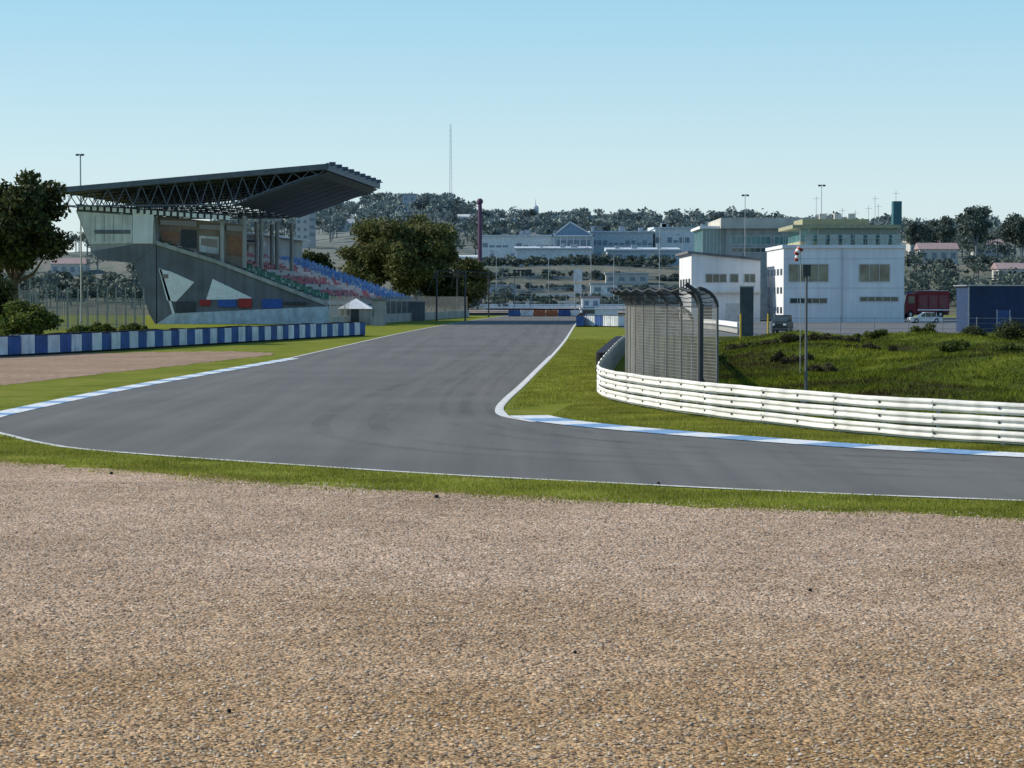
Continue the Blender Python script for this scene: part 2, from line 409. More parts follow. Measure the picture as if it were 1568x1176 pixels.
# scattered loose stones on the gravel
def pebbles(n):
    Y=6+38*rng.random(n)**0.9; Y=np.clip(Y,15,43); X=(rng.random(n)-0.5)*0.5*Y*1.1
    gy=np.interp(X,[p.x for p in reversed(gedge)],[p.y for p in reversed(gedge)])
    k=Y<gy+0.6; X=X[k];Y=Y[k];n=len(X)
    r=rng.uniform(0.010,0.024,n)
    base=np.array([(1,0,0),(0,1,0),(-1,0,0),(0,-1,0),(0,0,0.7),(0,0,-0.5)])
    V=(base[None]*(r[:,None,None]*rng.uniform(0.6,1.3,(n,6,1))))
    V[:,:,0]+=X[:,None]; V[:,:,1]+=Y[:,None]; V[:,:,2]+=0.002
    f=np.array([(0,1,4),(1,2,4),(2,3,4),(3,0,4)])
    Fc=(f[None]+6*np.arange(n)[:,None,None]).reshape(-1,3)
    return np_obj('gravel_stones',V.reshape(-1,3),Fc,leaf_mat('stone_mat',[(0,(0.16,0.105,0.07)),(0.4,(0.34,0.25,0.17)),(0.8,(0.48,0.39,0.28)),(1,(0.66,0.58,0.48))],0.0))
pebbles(50000)
mb=MB()
for (u,v,r) in [(668,762,0.05),(170,726,0.045),(1008,741,0.04),(880,1000,0.025),(350,1090,0.025),(1240,905,0.03)]:
    c=G(u,v); mb.beam(c,c+Vector((r*0.3,0,r)),r,M_rubber,6,r*0.5)
mb.obj('clods')

# ---------------------------------------------------------------- grass bank behind the guard rail
pxk=np.array([3.2,4.4,5.9,7.3,8.6,9.8,11.9,14,30,80]); pyk=np.array([78,71,65.2,61.3,58,55.7,53,50.6,38,0])
def bank_h(X,Y):
    X=np.asarray(X,float); Y=np.asarray(Y,float)
    a=np.interp(X,pxk,pyk)
    d=np.clip((Y-a-2)/60,0,1); rise=d*d*(3-2*d)
    side=np.clip((X-(3.5+(Y-80)*0.09)-2.5)/7,0,1)
    back=1-np.clip((Y-160)/35,0,1)
    nz=0.22*np.sin(X*0.45+Y*0.11)+0.20*np.sin(X*0.21-Y*0.17+1)+0.08*np.sin(X*1.1+Y*0.5)
    dip=-0.35*np.exp(-((X-16)**2)/60-((Y-95)**2)/400)
    return rise*side*back*(0.78+nz*1.2+dip)-0.008
xs=np.arange(3,75,0.8); ys=np.arange(50,205,1.2)
XX,YY=np.meshgrid(xs,ys); ZZ=bank_h(XX,YY)+0*XX
V=np.c_[XX.ravel(),YY.ravel(),ZZ.ravel()]; nx=len(xs); ny=len(ys)
idx=np.arange(nx*ny).reshape(ny,nx)
Fc=np.c_[idx[:-1,:-1].ravel(),idx[:-1,1:].ravel(),idx[1:,1:].ravel(),idx[1:,:-1].ravel()]
cx=V[Fc].mean(axis=1); keep=(cx[:,1]>np.interp(cx[:,0],pxk,pyk)+1.0)&(cx[:,0]>4.3+(cx[:,1]-80)*0.075)
o=np_obj('grass_bank',V,Fc[keep],M_bank)
for p in o.data.polygons: p.use_smooth=True
M_scrub=scrub_material()
def zb(x,y): return bank_h(x,y)
blades('scrub_grass',[Vector((6.5,76,0)),Vector((9,62,0)),Vector((20,56,0))],[Vector((13,170,0)),Vector((30,168,0)),Vector((52,165,0))],130000,0.05,0.20,0.03,M_scrub,clump=0.5,zf=zb)

# ---------------------------------------------------------------- guard rail (W-beam, three high)
def guard_rail(name,path,m,side=1,zs=(0.22,0.56,0.90),amp=0.07,half=0.145,post=2.0):
    mb=MB(); ns=normals(path); pp=parts()
    prof=[(-1,0.0),(-0.82,0.0),(-0.62,1),(-0.42,1),(-0.12,0.12),(0.12,0.12),(0.42,1),(0.62,1),(0.82,0),(1,0)]
    for zc in zs:
        vs=[];k=len(prof)
        for i,(p,n) in enumerate(zip(path,ns)):
            wob=0.010*math.sin(i*0.9+zc*5)+0.006*math.sin(i*2.3+zc*9)
            for (h,d) in prof: q=p+n*side*(d*amp+wob); vs.append((q.x,q.y,p.z+zc+h*half+wob*0.7))
        fs=[(i*k+j,i*k+j+1,(i+1)*k+j+1,(i+1)*k+j) for i in range(len(path)-1) for j in range(k-1)]
        pp['rails'].add(vs,fs,m)
    rp=resample(path,step=post); rn=normals(rp)
    for j,(p,n) in enumerate(zip(rp,rn)):
        q=p-n*side*0.12
        pp['posts'].beam((q.x,q.y,p.z-0.3),(q.x,q.y,p.z+zs[-1]+0.08),0.06,M_steel)
        for zc in zs:
            b=p+n*side*0.02; pp['bolts'].beam((b.x,b.y,p.z+zc),(b.x+n.x*side*0.03,b.y+n.y*side*0.03,p.z+zc),0.03,M_dsteel,6)
            if j%2==0:
                t=Vector((n.y,-n.x,0)); c0=p+n*side*(amp+0.012)
                for hh in (-0.075,0.075):
                    pp['lap_joints'].beam(c0-t*0.006+Vector((0,0,zc+hh-0.04)),c0+t*0.006+Vector((0,0,zc+hh+0.04)),0.008,M_steel,4)
    return group(name,pp)
armr=resample(arm,step=0.7)
side=-1
guard_rail('guard_rail',armr,M_armco,side)

# dark blue tyre bundles in front of the rail where it runs back along the straight
pp=parts(); tp=[p+n*side*0.36 for p,n in zip(arm,normals(arm))][:20]; tp=resample(tp,step=0.52)
M_navy=mat('navy_belt',(0.018,0.03,0.075),0.7)
for i,p in enumerate(tp):
    m=M_rubber if i%2 else M_navy
    for k in range(4): pp['tyres'].beam(p+Vector((0,0,0.01+k*0.24)),p+Vector((0,0,0.23+k*0.24)),0.25-0.01*(k%2),m,12)
group('tyre_stack',pp)

# ---------------------------------------------------------------- catch fence over the rail
def catch_fence(name,path,side,H=3.9,step=0.085,over=0.8,post=1.7,wr=0.008,hstep=0.1):
    pp=parts(); ns0=normals(path)
    base=[p-n*side*0.35 for p,n in zip(path,ns0)]
    ps=resample(base,step=post); ns=normals(ps)
    def curve(p,n,sag=0):
        pts=[Vector((p.x,p.y,p.z))]
        pts.append(p+Vector((0,0,H-0.7)))
        for k in range(1,6):
            a=k/5*math.radians(75)
            pts.append(p+Vector((0,0,H-0.7))+n*side*(over*(1-math.cos(a)))+Vector((0,0,over*0.75*math.sin(a)-sag*k/5)))
        return pts
    for p,n in zip(ps,ns):
        c=curve(p,n)
        pp['posts'].beam(c[0],c[1],0.04,M_fpost,6)
        for a,b in zip(c[1:],c[2:]): pp['overhang_arms'].beam(a,b,0.055,M_dsteel,6)
    fine=resample(base,step=step); fn=normals(fine)
    for i,(p,n) in enumerate(zip(fine,fn)):
        c=curve(p,n,0.12*abs(math.sin(i*step/post*math.pi)))
        pp['mesh'].beam(c[0]+Vector((0,0,0.3)),c[1],wr,M_wire,3)
        pp['mesh'].beam(c[1],c[4],wr,M_dsteel,3); pp['mesh'].beam(c[4],c[6],wr,M_dsteel,3)
    co=resample(base,step=0.85); cn=normals(co)
    z=0.4
    while z<H-0.7:
        for a,b in zip(co,co[1:]): pp['mesh'].beam(a+Vector((0,0,z)),b+Vector((0,0,z)),wr,M_wire,3)
        z+=hstep
    cc=[curve(p,n,0.10*(i%2)) for i,(p,n) in enumerate(zip(co,cn))]
    for k in range(1,7):
        for a,b in zip(cc,cc[1:]): pp['cables'].beam(a[k],b[k],0.03 if k in(1,6) else 0.016,M_dsteel,4)
    return group(name,pp)
fence_px=[(967,523),(957,537),(948,548),(936,565),(926,583),(921,598),(924,607),(945,615),(1000,626),(1052,634)]
fp=smooth_path([G(*p) for p in fence_px])
fp=[p+Vector((0.6,0.35,0)) for p in fp]
catch_fence('catch_fence',fp,side)
fp2=smooth_path([G(975,545)+Vector((0.4,0,0)),G(965,580)+Vector((0.3,0,0)),G(975,600),G(1045,612)])
catch_fence('catch_fence',fp2,side,H=3.4,step=0.12,hstep=0.14,wr=0.008,over=0.6,post=2.2)
mb=MB(); q=G(1072,636)+Vector((0.05,0.5,0)); mb.beam(q,q+Vector((0,0,3.3)),0.09,M_dsteel,8)
mb.beam(q+Vector((0,0,3.3)),q+Vector((-0.12,0,3.65)),0.08,M_dsteel,8); mb.beam(q+Vector((-0.12,0,3.65)),q+Vector((-0.45,0,3.9)),0.07,M_dsteel,8)
mb.beam(q+Vector((0,0,1.2)),q+Vector((0.5,0.9,0)),0.05,M_dsteel,6)
mb.obj('fence_end_post')
mb=MB(); c=P(1022,498,92); mb.box(c.x-0.25,c.x+0.25,92,92.04,c.z-0.45,c.z+0.45,M_white); mb.box(c.x-0.19,c.x+0.19,91.99,91.997,c.z-0.05,c.z+0.38,M_concl); mb.beam((c.x,92.06,0),(c.x,92.06,c.z+0.3),0.03,M_steel,6); mb.obj('marshal_post_sign')

# ---------------------------------------------------------------- poles / lamps
def pole(name,u,v,D,vb=None,r=0.06,head=None,m=None,z0=0):
    m=m or M_steel; top=P(u,v,D); mb=MB()
    b=Vector((top.x,D,z0)); mb.beam(b,top,r,m,8,r*0.7); mb.beam(b,b+Vector((0,0,0.25)),r*2,m,8)
    if head=='flood':
        mb.box(top.x-0.5,top.x+0.5,D-0.15,D+0.15,top.z-0.05,top.z+0.10,m)
        for dx in (-0.36,0.36): mb.box(top.x+dx-0.18,top.x+dx+0.18,D-0.45,D-0.15,top.z-0.16,top.z+0.1,M_dsteel)
    if head=='box': mb.box(top.x-0.12,top.x+0.12,D-0.1,D+0.1,top.z-0.3,top.z+0.05,M_dsteel)
    if head=='arm':
        mb.beam(top,top+Vector((-0.9,0,0.1)),r*0.6,m,6); mb.box(top.x-1.5,top.x-0.8,D-0.15,D+0.15,top.z+0.02,top.z+0.18,M_dsteel)
    return mb.obj(name)
pole('lamp_post',123,237,312,r=0.14,head='flood')
pole('lamp_post',1141,299,345,r=0.07,head='flood')
pole('lamp_post',1258,284,345,r=0.07,head='flood')
pole('lamp_post',1235,408,70,r=0.05,head='box',m=mat('pole_grey',(0.12,0.13,0.14),0.6))
for (u,v,D) in [(1010,345,520),(1045,360,620),(905,380,600),(660,345,520),(760,385,560),(940,390,560),(840,392,600)]:
    pole('lamp_post',u,v,D,r=0.1,head='arm')
# red and white windsock
pp=parts(); c=P(1226,380,100); pp['pole'].beam((c.x,100,0),c+Vector((0,0,0.05)),0.015,M_steel,6)
d=Vector((-0.62,0,-0.78)).normalized()
for k in range(5):
    a=c+d*(k*0.12); b=c+d*((k+1)*0.12)
    if k==2: d=Vector((-0.35,0,-0.94)).normalized()
    pp['sock'].beam(a,b,0.15-0.014*k,M_red if k%2==0 else M_white,12,0.15-0.014*(k+1))
pp['hoop'].beam(c-d*0.01,c+d*0.005,0.16,M_steel,12)
group('windsock',pp)

# ---------------------------------------------------------------- tyre barriers
def tyre_barrier(name,path,L,H,ms,th=0.9,rings=5):
    pp=parts(); seg=resample(path,step=L); ns=normals(seg)
    for i in range(len(seg)-1):
        m=ms[i%len(ms)]; j0=random.uniform(0.01,0.04); a=seg[i].lerp(seg[i+1],j0); b=seg[i].lerp(seg[i+1],1-j0); n=ns[i]
        hh=H+random.uniform(-0.05,0.05)
        k=4; fr=[]
        for j in range(k*4+1):
            t=j/(k*4); d=0.06*abs(math.sin(t*k*math.pi)); q=a.lerp(b,t)-n*(th/2+d+random.uniform(-0.01,0.01)); fr.append(q)
        back=[b+n*th/2,a+n*th/2]
        pts=[Vector((q.x,q.y,0.12)) for q in fr+back]
        pp['belt'].prism(pts,(0,0,hh-0.12),m)
        for j in range(k):
            q=a.lerp(b,(j+0.5)/k)
            for s_ in (-1,1):
                c=q+n*s_*th/4
                pp['tyres'].beam((c.x,c.y,0),(c.x,c.y,0.115),0.24,M_rubber,10)
                pp['tyres'].beam((c.x,c.y,hh+0.002),(c.x,c.y,hh+0.03+random.uniform(0,0.05)),0.2,M_rubber,10)
    return group(name,pp)
M_bwhite=mat('belt_white',(0.70,0.73,0.76),0.65,nscale=1.2,namt=0.2,streak=0.18); M_bblue=mat('belt_blue',(0.04,0.10,0.28),0.6,nscale=1.2,namt=0.3)
tb=smooth_path([G(*p) for p in [(-70,549),(0,546),(100,541),(250,532),(400,523),(480,518),(552,514)]])
tyre_barrier('tyre_barrier',tb,1.6,1.2,[M_bwhite,M_bblue])
M_orange=mat('orange_paint',(0.42,0.13,0.06),0.6)
tyre_barrier('tyre_barrier',[G(778,484.5),G(893,484.5)],2.2,1.1,[M_bblue,M_bwhite,M_orange,M_orange])
tyre_barrier('tyre_barrier',[G(892,500),G(952,501)],1.55,1.3,[M_bwhite,M_bwhite,M_bblue])
tyre_barrier('tyre_barrier',[G(888,500.5),G(896,487)],2.5,1.2,[M_bblue])

# ---------------------------------------------------------------- trees
def lobes(c,R,n,fr=0.32,flat=1.0):
    out=[]
    for i in range(n):
        d=Vector((random.gauss(0,1),random.gauss(0,1),random.gauss(0,1)*0.9+0.2)).normalized()
        k=random.uniform(0.35,0.85)
        out.append((c[0]+d.x*R[0]*k,c[1]+d.y*R[1]*k,c[2]+d.z*R[2]*k,min(R)*fr*random.uniform(0.7,1.35)))
    return np.array(out)
def leaves(L,n,size,flat=0.8):
    w=L[:,3]**2; i=rng.choice(len(L),n,p=w/w.sum())
    d=rng.normal(0,1,(n,3)); d/=np.linalg.norm(d,axis=1)[:,None]
    r=rng.random(n)**0.35*L[i,3]*(1+0.25*rng.normal(0,1,n)*0.5); p=L[i,:3]+d*r[:,None]*np.array([1.1,1.1,flat])
    a=rng.normal(0,1,(n,3))+d*0.6; a/=np.linalg.norm(a,axis=1)[:,None]
    t=np.cross(a,rng.normal(0,1,(n,3))); t/=np.linalg.norm(t,axis=1)[:,None]; b=np.cross(a,t)
    s=size*rng.uniform(0.5,1.4,n)[:,None]
    V=np.empty((n,4,3)); V[:,0]=p-t*s; V[:,1]=p-b*s*0.55; V[:,2]=p+t*s; V[:,3]=p+b*s*0.55
    return V.reshape(-1,3)
def tree(name,x,y,z0,H,R,m,n=14000,size=0.22,nl=34,th=0.35,flat=0.8,fr=0.32,cz=None,tm=None):
    cz=cz if cz is not None else z0+H-R[2]
    L=lobes((x,y,cz),R,nl,fr); e=empty(name)
    V=leaves(L,n,size,flat); np_obj('crown',V,np.arange(len(V)).reshape(-1,4),m,e)
    mb=MB(); fk=Vector((x+random.uniform(-.3,.3),y,z0+max(min(1.0,H*0.2),(cz-z0)*0.5)))
    mb.beam((x,y,z0-0.3),fk,th,tm or M_bark,8,th*0.75)
    for l in L[:min(12,nl)]:
        q=Vector(l[:3]); mdl=fk.lerp(q,0.5)+Vector((0,0,-0.05*H))
        mb.beam(fk,mdl,th*0.5,tm or M_bark,6,th*0.3); mb.beam(mdl,q,th*0.3,tm or M_bark,5,th*0.08)
    mb.obj('trunk',e); return e
M_leafd=leaf_mat('leaf_dark',[(0,(0.025,0.035,0.013)),(0.5,(0.05,0.065,0.022)),(1,(0.11,0.12,0.04))],0.25)
M_leafo=leaf_mat('leaf_olive',[(0,(0.06,0.072,0.025)),(0.5,(0.105,0.12,0.04)),(1,(0.19,0.185,0.065))],0.25,nscale=0.25)
M_leafg=leaf_mat('leaf_green',[(0,(0.04,0.06,0.015)),(0.5,(0.08,0.11,0.022)),(1,(0.17,0.20,0.04))],0.35)
M_leafr=leaf_mat('leaf_brown',[(0,(0.035,0.03,0.016)),(0.5,(0.06,0.055,0.026)),(1,(0.10,0.095,0.04))],0.2)
tree('pine_tree',P(20,0,175).x,175,0,14.8,(4.3,4.0,4.9),M_leafd,22000,0.20,38,0.35,cz=9.1,fr=0.28)
tree('pine_tree',P(-40,0,185).x,185,0,15,(4.5,4.5,5.5),M_leafd,14000,0.24,30,0.35,cz=8.5)
tree('bush',P(35,0,150).x,150,0,2.9,(2.7,1.8,1.5),M_leafg,9000,0.13,20,0.08,cz=1.5,fr=0.45)
tree('bush',P(-10,0,158).x,158,0,5.2,(2.4,2,2.2),M_leafd,8000,0.16,20,0.1,cz=2.6,fr=0.4)
for u,D in [(155,200),(200,215),(130,190)]:
    tree('bush',P(u,0,D).x,D,0,1.6,(2.0,1.0,0.6),M_leafg,3000,0.12,12,0.05,cz=0.6,fr=0.6)
tree('stone_pine_tree',P(618,0,450).x,450,0,20.5,(13.6,11,8.4),M_leafo,64000,0.36,130,0.7,cz=11.7,fr=0.26)
tree('pine_tree',P(715,0,470).x,470,0,13,(4.8,4,5.8),M_leafo,9000,0.35,30,0.35,cz=6.5,fr=0.34)
tree('pine_tree',P(680,0,455).x,455,0,9,(4.5,3.5,4.5),M_leafd,8000,0.33,26,0.35,cz=4.5,fr=0.36)
tree('pine_tree',P(478,0,460).x,460,0,14,(6,5,5),M_leafd,9000,0.4,26,0.35,cz=9)
for (u,D,rx,rz,mm) in [(1497,150,0.9,0.5,M_leafd),(1420,145,0.8,0.4,M_leafg),(1560,138,1.2,0.8,M_leafd),(1190,135,1.4,0.28,M_leafr),(1240,128,2.0,0.3,M_leafr),(1290,135,2.2,0.3,M_leafr),(1345,140,1.5,0.28,M_leafg),(1160,150,0.9,0.3,M_leafg),(1330,118,1.8,0.25,M_leafr),(1210,112,1.5,0.25,M_leafr),(1270,105,1.4,0.25,M_leafr),(1470,125,1.0,0.35,M_leafg),(1550,120,1.1,0.35,M_leafg),(1100,120,0.7,0.25,M_leafg),(1130,140,0.8,0.3,M_leafr),(1380,155,1.2,0.3,M_leafr)]:
    x=P(u,0,D).x; z=float(bank_h(x,D)); tree('bush',x,D,z,rz*2,(rx,rx*0.8,rz),mm,2600,0.07,14,0.03,cz=z+rz*0.5,fr=0.8)

# ---------------------------------------------------------------- far terrain
HD=[430,480,560,640,700,760,900,1150,1400,1700,2400]
HZv=[0,0.3,1.2,6.0,12.8,14.5,22,36,48,46,20]
def hill_h(X,Y):
    X=np.asarray(X,float); Y=np.asarray(Y,float)
    s=784+F*X/np.maximum(Y,1)
    z=np.interp(Y,HD,HZv)
    k=np.interp(s,[-2500,-200,150,420,560,680,760,900,1100,1400,1600,2500],[0.5,0.55,0.62,0.98,1.13,1.14,0.98,0.97,0.96,0.86,0.82,0.8])
    kk=np.where(Y>800,1+(k-1)*np.clip((Y-800)/400,0,1),1.0)
    left=np.interp(s,[0,300,600],[0.6,0.8,1.0]); z=z*kk*np.where(Y<=800,left,1.0)
    z+=np.clip((Y-560)/300,0,1)*(0.9*np.sin(X*0.031+Y*0.013)+0.7*np.sin(X*0.07-Y*0.021+2)+0.4*np.sin(X*0.17+Y*0.05))
    return z-0.05*(Y<500)
ys=np.concatenate([np.arange(430,800,10),np.arange(800,2450,30)]); ts=np.linspace(-0.75,0.75,220)
YY,TT=np.meshgrid(ys,ts,indexing='ij'); XX=TT*YY; ZZ=hill_h(XX,YY)
V=np.c_[XX.ravel(),YY.ravel(),ZZ.ravel()]; idx=np.arange(len(V)).reshape(YY.shape)
Fc=np.c_[idx[:-1,:-1].ravel(),idx[:-1,1:].ravel(),idx[1:,1:].ravel(),idx[1:,:-1].ravel()]
m,nt,b=new_mat('hill_mat'); b.inputs['Roughness'].default_value=1; b.inputs['Specular IOR Level'].default_value=0.0
geo=nt.nodes.new('ShaderNodeNewGeometry'); a=noise_node(nt,geo,0.05,9,0.7); c=noise_node(nt,geo,0.5,5,0.7)
r=ramp(nt,[(0.36,(0.045,0.055,0.03)),(0.47,(0.09,0.09,0.04)),(0.53,(0.18,0.14,0.09)),(0.58,(0.12,0.12,0.055)),(0.68,(0.07,0.08,0.035))]); nt.links.new(a.outputs['Fac'],r.inputs[0])
r2=ramp(nt,[(0.3,(0.55,0.55,0.55)),(0.7,(1.35,1.35,1.35))]); nt.links.new(c.outputs['Fac'],r2.inputs[0])
o1=mixc(nt,r.outputs[0],r2.outputs[0],1.0,'MULTIPLY')
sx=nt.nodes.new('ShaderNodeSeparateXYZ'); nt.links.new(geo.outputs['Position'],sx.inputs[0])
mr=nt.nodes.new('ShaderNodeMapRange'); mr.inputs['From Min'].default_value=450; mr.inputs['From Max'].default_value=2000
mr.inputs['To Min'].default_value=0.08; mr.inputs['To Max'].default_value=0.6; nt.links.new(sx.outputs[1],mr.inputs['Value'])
nt.links.new(mixc(nt,o1,HAZE_COL,mr.outputs[0]),b.inputs['Base Color'])  # hill colour painted towards haze blue with distance, no real air volume
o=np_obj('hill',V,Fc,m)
for p in o.data.polygons: p.use_smooth=True

# distant tree masses
def tree_mass(name,specs,m,nper,size,trunkm):
    Vs=[]; mb=MB()
    for (x,y,h,w,umb) in specs:
        z=float(hill_h(x,y)); R=(w/2,w/2,h*(0.22 if umb else 0.42)); cz=z+h-R[2]
        L=lobes((x,y,cz),R,7,0.55 if not umb else 0.9)
        L[:,3]=np.minimum(L[:,3],w*0.3)
        Vs.append(leaves(L,nper,size,0.6 if umb else 0.9))
        mb.beam((x,y,z-1),(x,y,cz),h*0.03,trunkm,4)
    V=np.concatenate(Vs); e=empty(name); np_obj('crowns',V,np.arange(len(V)).reshape(-1,4),m,e); mb.obj('trunks',e)
def haze_leaf(nm,D,g=1.0,L=2000):  # leaf colours with the haze already painted in
    return leaf_mat(nm,[(0,haze_tinted((0.02*g,0.028*g,0.014*g),D,L)),(0.5,haze_tinted((0.045*g,0.06*g,0.025*g),D,L)),(1,haze_tinted((0.10*g,0.115*g,0.04*g),D,L))],0.15,nscale=0.06)
M_hl1=haze_leaf('leaf_far',380); M_hl2=haze_leaf('leaf_farther',800); M_tf=haze_mat('trunk_far',(0.08,0.06,0.05),900)
def uX(u,D): return (u-784)/F*D
spc=[]
for i in range(520):
    D=random.uniform(960,1420); u=random.uniform(330,1620)
    spc.append((uX(u,D),D,random.uniform(6,12),random.uniform(7,15),random.random()<0.4))
for i in range(150):
    u=300+i*9.2+random.uniform(-6,6); D=random.uniform(1380,1450); spc.append((uX(u,D),D,random.uniform(4,12),random.uniform(7,14),random.random()<0.5))
for i in range(60):
    u=random.uniform(560,730); D=random.uniform(1100,1400); spc.append((uX(u,D),D,random.uniform(9,14),random.uniform(9,15),True))
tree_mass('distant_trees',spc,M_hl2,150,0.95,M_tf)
spc=[]
for i in range(110):
    D=random.uniform(780,980); u=random.choice([random.uniform(-50,180),random.uniform(1385,1640),random.uniform(1385,1640),random.uniform(620,760),random.uniform(1050,1200)])
    spc.append((uX(u,D),D,random.uniform(6,12),random.uniform(6,13),random.random()<0.3))
for i in range(90):
    D=random.uniform(700,745); u=random.uniform(730,1080); spc.append((uX(u,D),D,random.uniform(1.5,3.5),random.uniform(4,8),False))
for i in range(110):
    D=random.uniform(540,690); u=random.uniform(1385,1640) if i%2 else random.uniform(-60,240); spc.append((uX(u,D),D,random.uniform(4,8),random.uniform(5,9),False))
for i in range(130):
    D=random.choice([545,585,625,665])+random.uniform(-6,6); u=random.uniform(735,1085); spc.append((uX(u,D),D,random.uniform(0.8,2.2),random.uniform(2,7),False))
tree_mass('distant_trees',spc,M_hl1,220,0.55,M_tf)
for u,D,H,w in [(1493,700,19,11),(1560,720,17,12),(1440,760,15,12),(1405,740,14,9)]:
    x=uX(u,D); tree('pine_tree',x,D,float(hill_h(x,D)),H,(w/2,w/2,H*0.36),M_hl1,6000,0.45,28,0.3,tm=M_tf)
spc=[]
for i in range(34):
    D=random.uniform(500,640); u=random.uniform(640,775); spc.append((uX(u,D),D,random.uniform(3,6),random.uniform(5,8),False))
tree_mass('distant_trees',spc,M_hl1,300,0.4,M_tf)

# ---------------------------------------------------------------- distant buildings
def house(u,D,w,h,d,wall,roofm,gable=True,nw=3,name='distant_house',floors=1,glass=None):
    x=uX(u,D); z=float(hill_h(x,D))-1; pp=parts(); glass=glass or haze_mat('far_glass',(0.06,0.08,0.1),D)
    pp['walls'].box(x-w/2,x+w/2,D,D+d,z,z+h+1,wall)
    zt=z+h+1
    if gable:
        rh=w*0.12+0.6
        pp['roof'].prism([(x-w/2-0.4,D-0.4,zt),(x-w/2-0.4,D+d/2,zt+rh),(x-w/2-0.4,D+d+0.4,zt)],(w+0.8,0,0),roofm)
    else: pp['roof'].box(x-w/2-0.3,x+w/2+0.3,D-0.3,D+d+0.3,zt+0.003,zt+0.5,roofm)
    fh=(h)/floors
    for f in range(floors):
        for i in range(nw):
            cx=x-w/2+w*(i+0.5)/nw; cz=z+1+fh*(f+0.55)
            pp['windows'].box(cx-w/nw*0.26,cx+w/nw*0.26,D-0.05,D-0.004,cz-fh*0.2,cz+fh*0.2,glass)
    return group(name,pp)
Wf=haze_mat('far_wall_white',(0.66,0.66,0.64),1000); Wf2=haze_mat('far_wall_cream',(0.52,0.45,0.37),1000); Wf3=haze_mat('far_wall_grey',(0.35,0.36,0.38),900)
Rf=haze_mat('far_roof_tile',(0.34,0.14,0.09),900); Rf2=haze_mat('far_roof_grey',(0.3,0.3,0.32),900)
Gf=haze_mat('far_glass',(0.12,0.14,0.16),900)
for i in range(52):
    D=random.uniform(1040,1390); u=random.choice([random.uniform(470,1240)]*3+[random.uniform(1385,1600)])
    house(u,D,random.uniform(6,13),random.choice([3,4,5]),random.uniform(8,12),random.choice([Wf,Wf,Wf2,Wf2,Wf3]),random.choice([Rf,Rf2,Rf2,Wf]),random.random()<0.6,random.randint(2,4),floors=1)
for u,D,w in [(1437,720,12),(1415,800,10),(1520,840,13),(1555,650,10),(105,800,12)]:
    house(u,D,w,4.5,9,Wf2,Rf,True,4)
def tower_block(u,v0,D,w,name,m):
    x=uX(u,D); z=float(hill_h(x,D))-2; top=P(u,v0,D).z; pp=parts()
    pp['walls'].box(x-w/2,x+w/2,D,D+w,z,top,m); pp['roof'].box(x-w/2-0.3,x+w/2+0.3,D-0.3,D+w+0.3,top+0.003,top+0.5,Rf2)
    for k in range(5):
        zz=top-2-k*3
        for j in (-0.25,0.25): pp['windows'].box(x+j*w-0.6,x+j*w+0.6,D-0.06,D-0.004,zz-0.7,zz+0.6,Gf)
    return group(name,pp)
tower_block(627,298,1150,6.5,'apartment_tower',Wf3); tower_block(463,308,900,5,'apartment_tower',Wf2); tower_block(478,305,910,2.6,'water_tower',Wf3)
# church tower with dome
x=uX(820,1380); z=float(hill_h(x,1380)); top=P(820,320,1380).z; pp=parts()
pp['tower'].box(x-1.8,x+1.8,1378,1381.6,z-1,top,Wf)
for k in range(4):
    r0=2.0*math.cos(k*0.38); r1=2.0*math.cos((k+1)*0.38) if k<3 else 0.15
    pp['dome'].beam((x,1380,top+2.4*math.sin(k*0.38)),(x,1380,top+2.4*math.sin((k+1)*0.38)),r0,Wf,10,r1)
pp['spire'].beam((x,1380,top+2.2),(x,1380,P(820,304,1380).z),0.3,Wf,6,0.05)
pp['nave'].box(x+1.8,x+14,1379,1387,z-1,z+8,Wf)
pp['belfry_openings'].box(x-0.7,x+0.7,1377.9,1377.99,top-4,top-1,Gf)
group('church',pp)
# radio mast
pp=parts(); x=uX(690,1300); z=float(hill_h(x,1300)); top=P(690,190,1300).z; Mm=haze_mat('mast_paint',(0.6,0.55,0.55),1000)
for a in range(3):
    dx=1.0*math.cos(a*2.094); dy=1.0*math.sin(a*2.094); pp['legs'].beam((x+dx,1300+dy,z-1),(x+dx*0.4,1300+dy*0.4,top),0.12,Mm,4)
zz=z
while zz<top-3:
    for a in range(3):
        f0=1-0.6*(zz-z)/(top-z); f1=1-0.6*(zz+3-z)/(top-z); b=(a+1)%3
        pp['bracing'].beam((x+f0*math.cos(a*2.094),1300+f0*math.sin(a*2.094),zz),(x+f1*math.cos(b*2.094),1300+f1*math.sin(b*2.094),zz+3),0.05,Mm,3)
    zz+=3
group('radio_mast',pp)
# purple column with ball top
mb=MB(); D=560; x=uX(735,D); z=float(hill_h(x,D)); top=P(735,313,D).z; Mp=mat('purple_paint',(0.11,0.055,0.11),0.6)
mb.beam((x,D,z-1),(x,D,top),0.58,Mp,10,0.48)
for k in range(-3,3): mb.beam((x,D,top+0.7+0.8*math.sin(k*0.5)),(x,D,top+0.7+0.8*math.sin((k+1)*0.5)),0.8*math.cos(k*0.5),Mp,10,0.8*math.cos((k+1)*0.5))
mb.obj('advertising_column')
